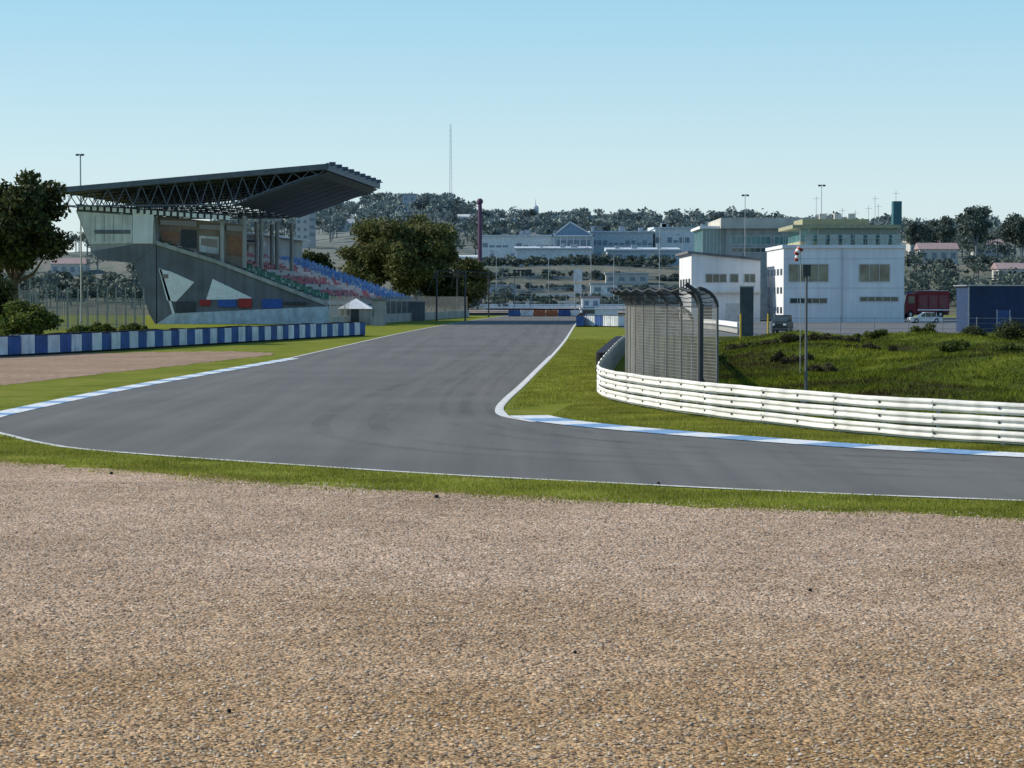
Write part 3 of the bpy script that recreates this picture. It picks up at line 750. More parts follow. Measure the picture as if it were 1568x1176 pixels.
# factory halls
def hall(name,u0,u1,v0,D,depth,wall,roofm,band=True,n=10,vb=402,saw=False):
    pp=parts(); a=P(u0,vb,D); b=P(u1,v0,D); z0=min(a.z,float(hill_h((a.x+b.x)/2,D)))-3
    pp['walls'].box(a.x,b.x,D,D+depth,z0,b.z,wall)
    pp['roof'].prism([(a.x-0.5,D-0.6,b.z+0.003),(a.x-0.5,D+depth,b.z+0.003),(a.x-0.5,D+depth,b.z+1.3),(a.x-0.5,D-0.6,b.z+0.5)],(b.x-a.x+1,0,0),roofm)
    h=b.z-a.z
    for i in range(n):
        cx=a.x+(b.x-a.x)*(i+0.5)/n; w=(b.x-a.x)/n*0.38
        if band and random.random()<0.8: pp['windows'].box(cx-w,cx+w,D-0.06,D-0.004,a.z+h*0.58,a.z+h*random.choice([0.66,0.74]),Gf)
        if i%3==1: pp['doors'].box(cx-w*0.8,cx+w*0.8,D-0.08,D-0.004,a.z,a.z+h*0.36,Rf2)
    for i in range(n//3): xx=random.uniform(a.x,b.x-2); pp['roof_vents'].box(xx,xx+random.uniform(0.8,2.5),D+3,D+5,b.z+0.5,b.z+random.uniform(1.6,2.6),Rf2)
    return group(name,pp)
Wh=haze_mat('hall_white',(0.68,0.70,0.71),600); Wh2=haze_mat('hall_bluegrey',(0.42,0.48,0.52),600); Rb=haze_mat('hall_roof',(0.55,0.6,0.64),600)
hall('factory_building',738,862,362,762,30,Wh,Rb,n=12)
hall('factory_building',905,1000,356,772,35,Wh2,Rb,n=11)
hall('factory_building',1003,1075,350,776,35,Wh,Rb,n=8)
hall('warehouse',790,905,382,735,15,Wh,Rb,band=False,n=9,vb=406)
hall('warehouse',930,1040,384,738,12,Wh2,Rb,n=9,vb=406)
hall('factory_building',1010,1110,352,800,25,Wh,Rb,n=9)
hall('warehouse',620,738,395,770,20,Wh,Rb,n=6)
# glazed gable entrance
pp=parts(); D=758; a=P(848,400,D); b=P(908,362,D); c=P(873,340,D)
pp['walls'].box(a.x,b.x,D,D+25,a.z-2,b.z,Wh2)
pp['roof'].prism([(a.x-0.6,D-0.5,b.z+0.003),(b.x+0.6,D-0.5,b.z+0.003),(c.x,D-0.5,c.z)],(0,25,0),haze_mat('gable_glass',(0.12,0.2,0.32),500))
for (p,q) in (((a.x-0.6,b.z),(c.x,c.z)),((c.x,c.z),(b.x+0.6,b.z)),((a.x-0.6,b.z+0.2),(b.x+0.6,b.z+0.2))):
    pp['frame'].beam((p[0],D-0.7,p[1]),(q[0],D-0.7,q[1]),0.3,Wh,4)
for i in range(7):
    x=a.x+(b.x-a.x)*i/6; pp['columns'].beam((x,D-0.3,a.z-2),(x,D-0.3,b.z),0.22,Wh,4)
for k in (0.3,0.7):
    z=a.z+(b.z-a.z)*k; pp['glazing'].box(a.x+1,b.x-1,D-0.1,D-0.01,z-1.4,z+1.2,Gf)
group('exhibition_hall',pp)

# far side of the circuit: rails, fences, access road, gantry
M_far_white=haze_mat('far_white',(0.7,0.72,0.72),300); M_far_grey=haze_mat('far_grey',(0.3,0.31,0.32),400)
def terrain_path(pts,st=6):
    pp=resample([Vector((x,y,0)) for x,y in pts],step=st)
    return [Vector((p.x,p.y,max(0,float(hill_h(p.x,p.y))))) for p in pp]
def far_rail(name,u0,u1,D0,D1,h,m,r=0.13):
    pp=parts(); pa=terrain_path([(uX(u0,D0),D0),(uX(u1,D1),D1)],4)
    for a,b in zip(pa,pa[1:]):
        for k in (0.35,0.7,1.0): pp['rails'].beam(a+Vector((0,0,h*k-0.12)),b+Vector((0,0,h*k-0.12)),r,m,4)
        pp['posts'].beam(a,a+Vector((0,0,h)),0.06,M_far_grey,4)
    return group(name,pp)
far_rail('guard_rail',745,1075,560,575,1.1,M_far_white)
far_rail('guard_rail',740,900,500,520,0.9,M_far_white)
far_rail('guard_rail',760,1080,610,640,1.1,M_far_grey)
far_rail('guard_rail',720,1080,535,530,1.0,M_far_white,0.16)
far_rail('guard_rail',900,1080,470,470,1.0,M_far_white)
far_rail('guard_rail',780,1000,590,600,1.0,M_far_white)
far_rail('guard_rail',800,1085,660,665,1.0,M_far_grey)
def mesh_fence(name,u0,u1,D0,D1,h,post,m,wire=True,zt=False,r=0.05,nw=5):
    pp=parts(); A=Vector((uX(u0,D0),D0,0)); B=Vector((uX(u1,D1),D1,0))
    pa=resample([A,B],step=post)
    for p in pa:
        if zt: p.z=max(0,float(hill_h(p.x,p.y)))
        pp['posts'].beam(p,p+Vector((0,0,h*random.uniform(0.95,1.05))),r,m,4)
    for a,b in zip(pa,pa[1:]):
        for k in range(nw+1): z=Vector((0,0,0.1+(h-0.15)*k/nw)); pp['wires'].beam(a+z,b+z,r*0.22 if 0<k<nw else r*0.5,m,3)
    return group(name,pp)
mesh_fence('wire_fence',740,1080,590,600,3.4,5,M_far_grey,zt=True,r=0.09)
mesh_fence('wire_fence',745,1080,655,680,3.4,5,M_far_grey,zt=True,r=0.09)
mesh_fence('wire_fence',735,1080,548,545,3.4,4,M_concl,zt=True,r=0.08)
mesh_fence('wire_fence',895,1075,440,440,2.6,4,M_far_grey)
mb=MB(); Mear=haze_mat('earth',(0.24,0.17,0.12),300,nscale=0.2,namt=0.35)
mb.poly([(uX(690,455),455,0.35),(uX(1120,455),455,0.35),(uX(1120,490),490,0.75),(uX(700,490),490,0.75)],Mear); mb.obj('dirt_road')
mb=MB(); mb.poly([(uX(740,500),500,1.0),(uX(1150,500),500,1.0),(uX(1150,545),545,1.45),(uX(745,545),545,1.45)],haze_mat('far_asphalt',(0.22,0.22,0.23),400)); mb.obj('service_road')
for (u,D,w,h,wm,rm) in [(770,600,7,2.6,Wf3,Rf2),(925,605,7,2.8,M_far_white,Rf2),(1040,560,7,3,Wf3,Rf2),(905,515,4,2.6,M_far_white,Rf),(960,650,12,2.8,Wf2,Rf2)]:
    house(u,D,w,h,5,wm,rm,False,max(2,int(w/3)),'service_shed',1)
# start light gantry
pp=parts(); D=450
for u in (788,812):
    q=P(u,0,D); pp['posts'].beam((q.x,D,0),(q.x,D,P(u,412,D).z),0.08,M_far_grey,6)
a=P(785,420,D); b=P(815,413,D); pp['beam'].box(a.x,b.x,D-0.15,D+0.15,b.z-0.25,b.z,M_dsteel)
for i in range(5):
    x=a.x+(b.x-a.x)*(i+0.5)/5; pp['lights'].box(x-0.25,x+0.25,D-0.35,D-0.16,b.z-1.3,b.z-0.26,M_dsteel)
group('start_light_gantry',pp)
pp=parts(); D=480; q=P(885,412,D)
pp['posts'].beam((q.x-0.6,D,0),(q.x-0.6,D,q.z),0.1,M_far_grey,6); pp['posts'].beam((q.x+0.6,D,0),(q.x+0.6,D,q.z),0.1,M_far_grey,6)
pp['boards'].box(q.x-0.9,q.x+0.9,D-0.2,D-0.11,q.z-2.6,q.z,M_far_white); pp['boards'].box(q.x-0.8,q.x+0.8,D-0.2,D-0.11,q.z-5,q.z-3.2,M_far_white)
group('timing_board',pp)

# ---------------------------------------------------------------- grandstand
AX=0.076
def T(u,v,t):
    p=P(u,v,300); return Vector((p.x+AX*t,p.y+t,p.z))
def off(t): return Vector((AX*t,t,0))
pp=parts()
TOP=T(240,372,0); BOT=T(500,466,0)
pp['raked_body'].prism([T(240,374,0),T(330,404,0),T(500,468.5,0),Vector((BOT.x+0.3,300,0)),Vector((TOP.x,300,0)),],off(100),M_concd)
pp['rear_leg'].prism([T(205,404,0),T(239,373,0),T(239,499,0),T(228,480,0)],off(70),M_concd)
pp['concourse_box'].prism([T(116,322,0),T(236,331,0),T(239,372.5,0),T(206,403,0),T(152,398,0),T(140,384,0)],off(60),M_conc)
pp['concourse_panels'].prism([T(119,324,-0.08),T(203,330,-0.08),T(203,372,-0.08),T(137,374,-0.08)],(0,0.07,0),M_concl)
pp['concourse_panels'].prism([T(204,326,-0.25),T(236,329,-0.25),T(234,373,-0.25),T(204,373,-0.25)],(0,0.24,0),mat('white_render',(0.76,0.76,0.73),0.8,nscale=0.4,namt=0.1,streak=0.12))
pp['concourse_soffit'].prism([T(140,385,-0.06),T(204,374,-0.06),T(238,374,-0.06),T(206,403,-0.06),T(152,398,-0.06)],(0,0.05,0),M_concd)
for u in (146,160,174,188): pp['concourse_panels'].prism([T(u-0.5,330,-0.12),T(u+0.5,330,-0.12),T(u+0.5,370,-0.12),T(u-0.5,370,-0.12)],(0,0.03,0),M_conc)
pp['concourse_slot'].prism([T(144,352,-0.13),T(200,352,-0.13),T(200,358,-0.13),T(146,358,-0.13)],(0,0.04,0),M_concd)
Mbr=mat('beige_wall',(0.26,0.20,0.155),0.85); Mor=mat('orange_panel',(0.30,0.15,0.09),0.7)
pp['lobby_wall'].prism([T(237,330,2.2),T(372,343,2.2),T(372,420,2.2),T(238,380,2.2)],(0,0.3,0),Mbr)
for (u0,u1,v0,v1,mm) in [(242,268,352,371,Mor),(272,296,350,376,M_dsteel),(300,330,360,385,M_concl),(303,328,364,375,M_glass),(345,368,360,388,Mor),(240,296,336,343,M_glass),(300,366,343,350,M_glass)]:
    pp['lobby_openings'].prism([T(u0,v0,2.05-0.03*(mm is M_glass)),T(u1,v0+2,2.05-0.03*(mm is M_glass)),T(u1,v1+4,2.05-0.03*(mm is M_glass)),T(u0,v1,2.05-0.03*(mm is M_glass))],(0,0.1,0),mm)
for u in (338,372):
    for t in (1.0,13,25,37): pp['columns'].beam(T(u,410,t),T(u,330,t),0.3,M_conc,8)
pp['columns'].beam(T(213,326,-0.5),T(213,285,-0.5),0.2,M_dsteel,6)
for i in range(23):
    u=122+i*10.2; v=314.5+i*0.72
    pp['clerestory'].prism([T(u,v,-0.35),T(u+6.3,v+0.4,-0.35),T(u+6.3,v+6.6,-0.35),T(u,v+6.2,-0.35)],(0,0.2,0),M_white)
pp['clerestory_frame'].prism([T(118,312.5,-0.14),T(352,328,-0.14),T(352,337,-0.14),T(118,323,-0.14)],(0,0.13,0),M_dsteel)
for a,b in (((240,369),(330,397)),((330,397),(502,463))):
    pp['parapet'].prism([T(a[0],a[1],-0.25),T(b[0],b[1],-0.25),T(b[0],b[1]+6,-0.25),T(a[0],a[1]+6,-0.25)],(0,0.5,0),M_conc)
pp['base_wall'].prism([T(264,480,-0.2),T(503,469,-0.2),T(506,494,-0.2),T(506,498,-0.2),T(236,499,-0.2)],(0,0.17,0),mat('pale_blue_wall',(0.52,0.58,0.62),0.8,streak=0.2))
pp['front_wall'].prism([Vector((BOT.x+0.32,299.9,0)),Vector((BOT.x+0.32,299.9,2.3)),Vector((BOT.x+0.6,299.9,2.3)),Vector((BOT.x+0.6,299.9,0))],off(100),M_concl)
for tri in ([(243,411),(262,416),(298,432),(270,462),(256,460)],[(326,427),(386,456),(384,458),(316,459)],[(244,411),(247,411),(268,480),(264,480)]):
    pp['white_panels'].prism([T(u,v,-0.16) for u,v in tri],(0,0.15,0),M_white)
for (u0,u1,v0,v1,mm) in [(249,258,420,426,M_glass),(306,323,459,468,M_red),(334,362,459,470,M_blue),(366,386,457,471,M_red),(402,432,458,472,M_blue),(270,300,462,478,M_dsteel),(436,470,462,467,M_dsteel)]:
    pp['kiosks'].prism([T(u0,v0,-0.24),T(u1,v0,-0.24),T(u1,v1,-0.24),T(u0,v1,-0.24)],(0,0.1,0),mm)
NR=20; cols=[(0.02,0.18,0.11),(0.48,0.14,0.18),(0.55,0.53,0.53),(0.09,0.22,0.46),(0.13,0.28,0.52)]
SM=[mat('seat_%d'%i,c,0.5) for i,c in enumerate(cols)]
A=TOP; B=BOT
for r in range(NR):
    f0=r/NR; f1=(r+1)/NR
    x0=A.x+(B.x-A.x)*f0; x1=A.x+(B.x-A.x)*f1; z=A.z+(B.z-A.z)*(f0)
    zl=A.z+(B.z-A.z)*(r+1)/NR
    pp['terraces'].prism([(x0,300.3,zl-0.05),(x0,300.3,z),(x1,300.3,z),(x1,300.3,zl-0.05)],off(99.4),M_concl)
    t=1.0
    while t<98.5:
        g=t%13.5
        if g>1.4:
            tt=t+(r-10)*0.3
            s=0 if tt<17 else 1 if tt<45 else (2 if (r+int(t/6))%2 else 1) if tt<64 else 3 if tt<82 else 4
            if random.random()<0.12: s=2
            if s==1 and r%5<2: s=2
            xs=x0+AX*t+0.25; y=300+t
            pp['seats'].box(xs,xs+0.45,y,y+0.5,z+0.3,z+0.38,SM[s]); pp['seats'].box(xs-0.06,xs,y,y+0.5,z+0.3,z+0.78,SM[s])
        t+=0.62
for (t0,t1,zt) in ((58,99,13.6),(50,56,12.0)):
    X0=A.x+AX*t0-6; pp['press_box'].prism([(X0,300+t0,A.z-1),(X0+8.5,300+t0,A.z-1),(X0+8.5,300+t0,zt-0.4),(X0,300+t0,zt)],off(t1-t0),M_conc)
    pp['press_box_roof'].prism([(X0-0.6,299.5+t0,zt+0.01),(X0+9.8,299.5+t0,zt-0.45),(X0+9.8,299.5+t0,zt-0.15),(X0-0.6,299.5+t0,zt+0.3)],off(t1-t0+1),M_concl)
    pp['press_box_windows'].prism([(X0+1,300+t0-0.05,zt-2.6),(X0+8,300+t0-0.05,zt-2.6),(X0+8,300+t0-0.05,zt-1.2),(X0+1,300+t0-0.05,zt-1.2)],(0,0.04,0),M_glass)
    pp['press_box_windows'].prism([(X0+8.52,300+t0+1,zt-2.4),(X0+8.52,300+t0+1,zt-1),(X0+8.55,300+t0+1,zt-1),(X0+8.55,300+t0+1,zt-2.4)],off(t1-t0-2),M_glass)
# roof
Mroof=mat('roof_sheet',(0.075,0.09,0.12),0.6,nscale=0.3); Mtr=mat('truss_steel',(0.10,0.12,0.16),0.6,0.0); Mfa=mat('fascia',(0.11,0.13,0.165),0.55)
RB=T(92,290,-1.5); RF=T(502,253.5,-1.5); th=Vector((0,0,0.45))
pp['roof_deck'].prism([RB,RF,RF-th,RB-th],off(50),Mroof)
pp['roof_fascia'].prism([RF+Vector((0.01,-0.1,0.25)),RF+Vector((0.35,-0.1,0.25)),RF+Vector((0.35,-0.1,-0.75)),RF+Vector((0.01,-0.1,-0.75))],off(50.2),Mfa)
pp['roof_edge'].prism([RB+Vector((0,-0.25,0.15)),RF+Vector((0,-0.25,0.15)),RF+Vector((0,-0.25,-0.55)),RB+Vector((0,-0.25,-0.55))],(0,0.24,0),Mfa)
NN=16
def topn(i,t): return RB.lerp(RF,i/NN)-Vector((0,0,0.55))+off(t)
def botn(i,t):
    f=(i+0.5)/NN
    a=T(118,316,0); m_=T(352,314,0); e=T(498,262,0)
    x=RB.x+(RF.x-RB.x)*f
    if x<m_.x: k=(x-a.x)/(m_.x-a.x); z=a.z+(m_.z-a.z)*max(k,0)
    else: k=(x-m_.x)/(e.x-m_.x); z=m_.z+(e.z-m_.z)*min(k,1)
    z=min(z,topn(i,0).z-0.5)
    return Vector((x,298.5,z))+off(t)
ts_=[0.3+i*6.1 for i in range(9)]
for ti,t in enumerate(ts_):
    for i in range(NN):
        b=botn(i,t); pp['roof_truss'].beam(topn(i,t),topn(i+1,t),0.13,Mtr)
        pp['roof_truss'].beam(topn(i,t),b,0.08,Mtr); pp['roof_truss'].beam(b,topn(i+1,t),0.08,Mtr)
        if i<NN-1: pp['roof_truss'].beam(b,botn(i+1,t),0.13,Mtr)
        if ti<len(ts_)-1:
            pp['roof_truss'].beam(b,botn(i,ts_[ti+1]),0.07,Mtr)
            if i%2==0: pp['roof_truss'].beam(b,topn(i,ts_[ti+1]),0.06,Mtr)
for i in range(10,NN-1):
    a=botn(i,0.2)-Vector((0,0,0.16)); b=botn(i+1,0.2)-Vector((0,0,0.16))
    pp['soffit'].prism([a,b,b-Vector((0,0,0.08)),a-Vector((0,0,0.08))],off(49),Mroof)
    for t in ts_: pp['soffit_ribs'].beam(a+off(t)-Vector((0,0,0.12)),b+off(t)-Vector((0,0,0.12)),0.07,Mfa,4)
a=botn(NN-1,0.2)-Vector((0,0,0.16)); b=RF+Vector((0,1.6,-0.8)); pp['soffit'].prism([a,b,b-Vector((0,0,0.08)),a-Vector((0,0,0.08))],off(49),Mroof)
for i in range(9):
    q=RF+off(2+i*5.6); pp['roof_lights'].box(q.x+0.1,q.x+0.9,q.y,q.y+0.8,q.z+0.1,q.z+0.5,Mtr); pp['roof_lights'].beam(q,q+Vector((1.2,0,0.1)),0.1,Mtr)
group('grandstand',pp)

# palisade fence left of the stand
M_pal=mat('fence_grey',(0.28,0.28,0.27),0.7)
pp=parts()
for seg,(u0,D0,u1,D1,h) in enumerate([(55,235,222,262,3.4),(-20,220,60,232,4.2)]):
    pa=resample([Vector((uX(u0,D0),D0,0)),Vector((uX(u1,D1),D1,0))],step=0.28)
    for i,p in enumerate(pa):
        hh=h+(1.2 if i%9==0 else 0); pp['pales'].beam(p,p+Vector((random.uniform(-.04,.04),0,hh)),0.035 if i%9 else 0.09,M_pal,4)
    for z in (0.5,h-0.4): pp['bars'].beam(pa[0]+Vector((0,0,z)),pa[-1]+Vector((0,0,z)),0.05,M_pal,4)
group('palisade_fence',pp)

# ---------------------------------------------------------------- left side of straight: wall, kiosks, gantry
pp=parts(); wa=[G(505,500),G(600,493.5),G(716,485.5)]
wp=resample(wa,step=5)
for a,b in zip(wp,wp[1:]):
    n=Vector((-(b-a).y,(b-a).x,0)).normalized()
    pp['wall'].prism([a,b,b-n*0.3,a-n*0.3],(0,0,1.2),M_conc)
    pp['posts'].beam(a+Vector((0,0,1.2)),a+Vector((0,0,3.6)),0.06,M_steel)
    for k in range(14): pp['mesh'].beam(a+Vector((0,0,1.25+k*0.17)),b+Vector((0,0,1.25+k*0.17)),0.014,M_wire,3)
    for k in range(16): q=a.lerp(b,k/16); pp['mesh'].beam(q+Vector((0,0,1.2)),q+Vector((0,0,3.6)),0.014,M_wire,3)
group('pit_wall',pp)
def kiosk(name,u0,u1,v0,v1,D,d,wall,roofm,door=True,pyr=False):
    pp=parts(); a=P(u0,v1,D); b=P(u1,v0,D); a.z=0
    pp['walls'].box(a.x,b.x,D,D+d,0,b.z,wall)
    cx=(a.x+b.x)/2
    if pyr:
        pp['roof'].add([(a.x-.3,D-.3,b.z+.01),(b.x+.3,D-.3,b.z+.01),(b.x+.3,D+d+.3,b.z+.01),(a.x-.3,D+d+.3,b.z+.01),(cx,D+d/2,b.z+1.3)],[(0,1,4),(1,2,4),(2,3,4),(3,0,4),(0,3,2,1)],roofm)
    else: pp['roof'].box(a.x-.2,b.x+.2,D-.2,D+d+.2,b.z+.003,b.z+.2,roofm)
    if door: pp['door'].box(cx-0.5,cx+0.5,D-0.05,D-0.003,0,2.1,M_dsteel)
    pp['window'].box(a.x+0.2,cx-0.7,D-0.05,D-0.003,1.1,2.0,M_glass)
    return group(name,pp)
kiosk('ticket_kiosk',520,567,473,494,285,4,M_conc,M_white,True,True)
kiosk('service_cabin',570,588,460,494,280,3,M_conc,M_concd,False)
kiosk('service_cabin',592,650,463,490,335,3,M_concd,M_conc,True)
kiosk('service_cabin',890,946,474,488,330,3,M_white,M_white,False)
pp=parts()
for (D,u0,u1) in ((330,668,712),(400,700,748)):
    for u in (u0,u1):
        q=P(u,0,D); top=P(u,414,D); pp['posts'].beam((q.x,D,0),(q.x,D,top.z),0.13,M_dsteel,6)
    a=P(u0,414,D); b=P(u1,418,D); pp['beam'].beam(a,b,0.12,M_dsteel,4); pp['beam'].beam(a-Vector((0,0,0.7)),b-Vector((0,0,0.7)),0.09,M_dsteel,4)
    pp['brace'].beam(a,a+Vector((-1.2,0,-3)),0.08,M_dsteel,4)
group('track_gantry',pp)

# ---------------------------------------------------------------- control tower and pit buildings (right)
Wt=mat('tower_white',(0.74,0.76,0.78),0.7,nscale=0.3,namt=0.08,streak=0.10); Wy=mat('cream_roof',(0.34,0.34,0.22),0.7)
Mframe=mat('window_frame',(0.5,0.52,0.52),0.5)
def window(pp,u0,u1,v0,v1,D,n,glass=M_glass):
    a=P(u0,v1,D); b=P(u1,v0,D); fr=0.1
    pp['windows'].box(a.x,b.x,D-0.03,D-0.004,a.z,b.z,glass)
    for (x0,x1,z0,z1) in ((a.x-fr,a.x,a.z-fr,b.z+fr),(b.x,b.x+fr,a.z-fr,b.z+fr),(a.x,b.x,a.z-fr,a.z),(a.x,b.x,b.z,b.z+fr)):
        pp['window_frames'].box(x0,x1,D-0.09,D-0.002,z0,z1,Mframe)
    for i in range(1,n):
        x=a.x+(b.x-a.x)*i/n; pp['window_frames'].box(x-0.04,x+0.04,D-0.07,D-0.032,a.z,b.z,Mframe)
pp=parts(); D=320
def bx(part,u0,u1,v0,v1,D,d,m): pp[part].pbox(u0,u1,v0,v1,D,d,m)
zb_=P(1200,380,D); ze=P(1385,380,D)
pp['walls'].box(zb_.x,ze.x,D,D+21,-0.1,zb_.z,Wt)
bx('parapet',1198,1387,375,380,D-0.3,21.5,Wt)
for u0,u1 in ((1208,1268),(1316,1362)):
    window(pp,u0,u1,405,431,D,4 if u1<1300 else 3,mat('green_glass',(0.10,0.13,0.09),0.1,nscale=0.5,namt=0.9,spec=0.9))
window(pp,1210,1266,457,464,D,5); window(pp,1317,1375,455,461,D,5)
for v in (396,441):
    a=P(1200,v,D); pp['string_course'].box(a.x,ze.x,D-0.05,D-0.003,a.z-0.03,a.z+0.03,Mframe)
pp['drainpipe'].beam((P(1292,0,D).x,D-0.1,0),(P(1292,0,D).x,D-0.1,zb_.z),0.07,Mframe,6)
for k,z in enumerate((1.2,4.0,6.6)):
    for j in range(5):
        y=D+1.5+j*4; pp['side_windows'].box(zb_.x-0.05,zb_.x-0.004,y,y+2.2,z,z+0.9,M_glass)
x0=P(1228,378,D).x; x1=P(1378,378,D).x; zt=P(1228,346,D).z
pp['control_room_base'].box(x0,x1,D+2,D+17,zb_.z+0.4,zb_.z+1.0,Wy)
pp['control_room_glass'].box(x0+0.1,x1-0.1,D+2.1,D+16.9,zb_.z+1.0,zt-0.3,M_teal)
for i in range(12):
    x=x0+(x1-x0)*i/11; pp['control_room_mullions'].box(x-0.07,x+0.07,D+1.98,D+2.09,zb_.z+1.0,zt-0.3,Mframe)
pp['control_room_roof'].box(x0-1.2,x1+0.3,D+0.8,D+18,zt-0.3,zt+0.2,Wy)
xa=P(1236,0,D).x; xb=P(1340,0,D).x; pp['control_room_upper'].box(xa,xb,D+4,D+14,zt+0.2,zt+1.1,Wy)
pp['railing'].box(zb_.x+0.2,x1+0.6,D+0.1,D+0.16,zb_.z+1.35,zb_.z+1.42,M_steel)
for i in range(18):
    x=zb_.x+0.3+(x1-zb_.x)*i/17.5; pp['railing'].beam((x,D+0.13,zb_.z+0.3),(x,D+0.13,zb_.z+1.36),0.03,M_steel,4)
for i in range(8):
    x=x0+0.4+i*1.75; pp['glass_screens'].box(x,x+1.2,D+0.2,D+0.24,zb_.z+0.42,zb_.z+1.9,mat('screen_glass',(0.20,0.33,0.33),0.1,spec=0.8))
c0=P(1370,0,D+6).x; c1=P(1383,0,D+6).x; pp['stair_tower'].box(c0,c1,D+6,D+7.6,zt,P(1370,308,D+6).z,mat('teal_paint',(0.04,0.13,0.16),0.5))
for u,v in ((1250,300),(1290,318),(1340,300),(1345,312),(1372,292),(1310,322),(1330,315)):
    q=P(u,v,D+8); pp['antennas'].beam((q.x,D+8,zt),(q.x,D+8,q.z),0.035,M_steel,4); pp['antennas'].beam((q.x-0.5,D+8,q.z-0.4),(q.x+0.5,D+8,q.z-0.4),0.025,M_steel,4)
for u in (1262,1285,1306):
    q=P(u,0,D+5); pp['air_conditioners'].box(q.x-0.5,q.x+0.5,D+5,D+5.8,zt+1.1,zt+1.9,M_concl)
group('control_tower',pp)

# low wing with sloping roof
pp=parts(); D=332; a=P(1060,0,D); b=P(1166,0,D); z1=P(1060,388,D).z; z2=P(1166,399,D).z
pp['walls'].prism([(a.x,D,-0.1),(b.x,D,-0.1),(b.x,D,z2),(a.x,D,z1)],(0,24,0),Wt)
pp['roof'].prism([(a.x-0.6,D-0.5,z1+0.01),(b.x+0.2,D-0.5,z2+0.01),(b.x+0.2,D-0.5,z2+0.35),(a.x-0.6,D-0.5,z1+0.35)],(0,25,0),M_concd)
window(pp,1081,1112,420,432,D,3); window(pp,1118,1130,420,432,D,1); window(pp,1140,1156,420,432,D,2)
for j in range(4): pp['side_windows'].box(a.x-0.05,a.x-0.004,D+2+j*5.5,D+5.5+j*5.5,4.6,6.2,M_glass)
bxz=P(1060,447,D).z; pp['ledge'].box(a.x-0.4,b.x,D-0.9,D-0.003,bxz-0.12,bxz+0.12,M_concl)
pp['doors'].box(a.x+1.5,a.x+3,D-0.06,D-0.004,0,2.3,M_dsteel); pp['doors'].box(a.x+5,a.x+8,D-0.06,D-0.004,0,2.6,Mframe)
group('pit_building',pp)

# large hall behind
pp=parts(); D=362; a=P(1112,0,D); b=P(1300,0,D); zt=P(0,350,D).z
pp['walls'].box(a.x,b.x,D,D+22,0,zt,mat('hall_grey',(0.34,0.37,0.36),0.8,streak=0.2))
pp['roof'].box(a.x-0.8,b.x+0.5,D-1,D+23,zt+0.003,P(0,334,D).z,mat('hall_roof_cream',(0.48,0.48,0.42),0.7,nscale=0.5))
g0=P(1078,0,D).x; pp['glass_wing'].box(g0,a.x-0.01,D+1,D+18,0,P(0,350,D).z,M_teal); pp['glass_wing_roof'].box(g0-0.5,a.x-0.02,D+0.4,D+19,P(0,350,D).z+0.004,P(0,346,D).z,M_white)
for i in range(7):
    x=g0+(a.x-g0)*i/6.2; pp['mullions'].box(x-0.06,x+0.06,D+0.9,D+0.99,0,P(0,350,D).z,Mframe)
window(pp,1120,1180,362,374,D,8,M_teal); window(pp,1186,1228,362,374,D,6,M_teal)
window(pp,1120,1228,380,386,D,12)
for k in range(9): x=a.x+1+k*2; pp['roof_vents'].box(x,x+0.5,D+3,D+4,P(0,334,D).z,P(0,331.5,D).z,M_concd)
group('paddock_building',pp)

# blue container cabin at right
pp=parts(); D=228; Mdb=mat('dark_blue_paint',(0.02,0.045,0.11),0.5,streak=0.2); a=P(1486,0,D); b=P(1600,0,D); zt=P(0,438,D).z
pp['body'].box(a.x,b.x,D,D+6,0,zt,Mdb)
for i in range(34):
    x=a.x+0.2+i*0.21
    if x<b.x-0.1: pp['corrugation'].box(x,x+0.1,D-0.05,D-0.003,0.25,zt-0.3,Mdb)
pp['roof'].box(a.x-0.3,b.x+0.3,D-0.4,D+6.3,zt+0.003,zt+0.12,M_steel); pp['trim'].box(a.x-0.02,a.x+0.1,D-0.09,D-0.055,0,zt,M_steel)
c=P(1540,0,D).x; pp['door'].box(c-0.6,c+0.6,D-0.1,D-0.056,0,2.2,mat('door_blue',(0.03,0.08,0.2),0.5)); pp['door'].box(c-0.68,c-0.6,D-0.12,D-0.056,0,2.25,M_steel); pp['door'].box(c+0.6,c+0.68,D-0.12,D-0.056,0,2.25,M_steel)
group('storage_container',pp)

# paddock yard asphalt
mb=MB(); mb.poly([(12,205,-0.003),(95,205,-0.003),(110,400,-0.003),(14,400,-0.003)],mat('yard_asphalt',(0.13,0.135,0.14),0.9,nscale=0.2,namt=0.2)); mb.obj('paddock_yard')
mesh_fence('wire_fence',1130,1600,212,212,1.6,3.0,M_pal,r=0.05,nw=3)
pp=parts(); D=230
pa=smooth_path([Vector((uX(1078,250),250,0)),Vector((uX(1105,235),235,0)),Vector((uX(1132,215),215,0))])
for a,b in zip(pa,pa[1:]): pp['wall'].beam(a+Vector((0,0,0.9)),b+Vector((0,0,0.9)),0.3,M_white,4); pp['base'].beam(a+Vector((0,0,0.3)),b+Vector((0,0,0.3)),0.28,M_conc,4)
group('concrete_barrier',pp)
mb=MB(); a=P(1133,515,205); b=P(1154,438,205); mb.box(a.x,b.x,205,205.25,a.z-0.3,b.z-0.1,mat('board_back',(0.07,0.08,0.09),0.6)); mb.box(a.x-0.08,b.x+0.08,204.95,205.3,b.z-0.098,b.z+0.02,M_steel)
mb.beam((a.x+0.1,205.4,0),(a.x+0.1,205.4,b.z),0.07,M_steel,6); mb.beam((b.x-0.1,205.4,0),(b.x-0.1,205.4,b.z),0.07,M_steel,6); mb.obj('advertising_board')
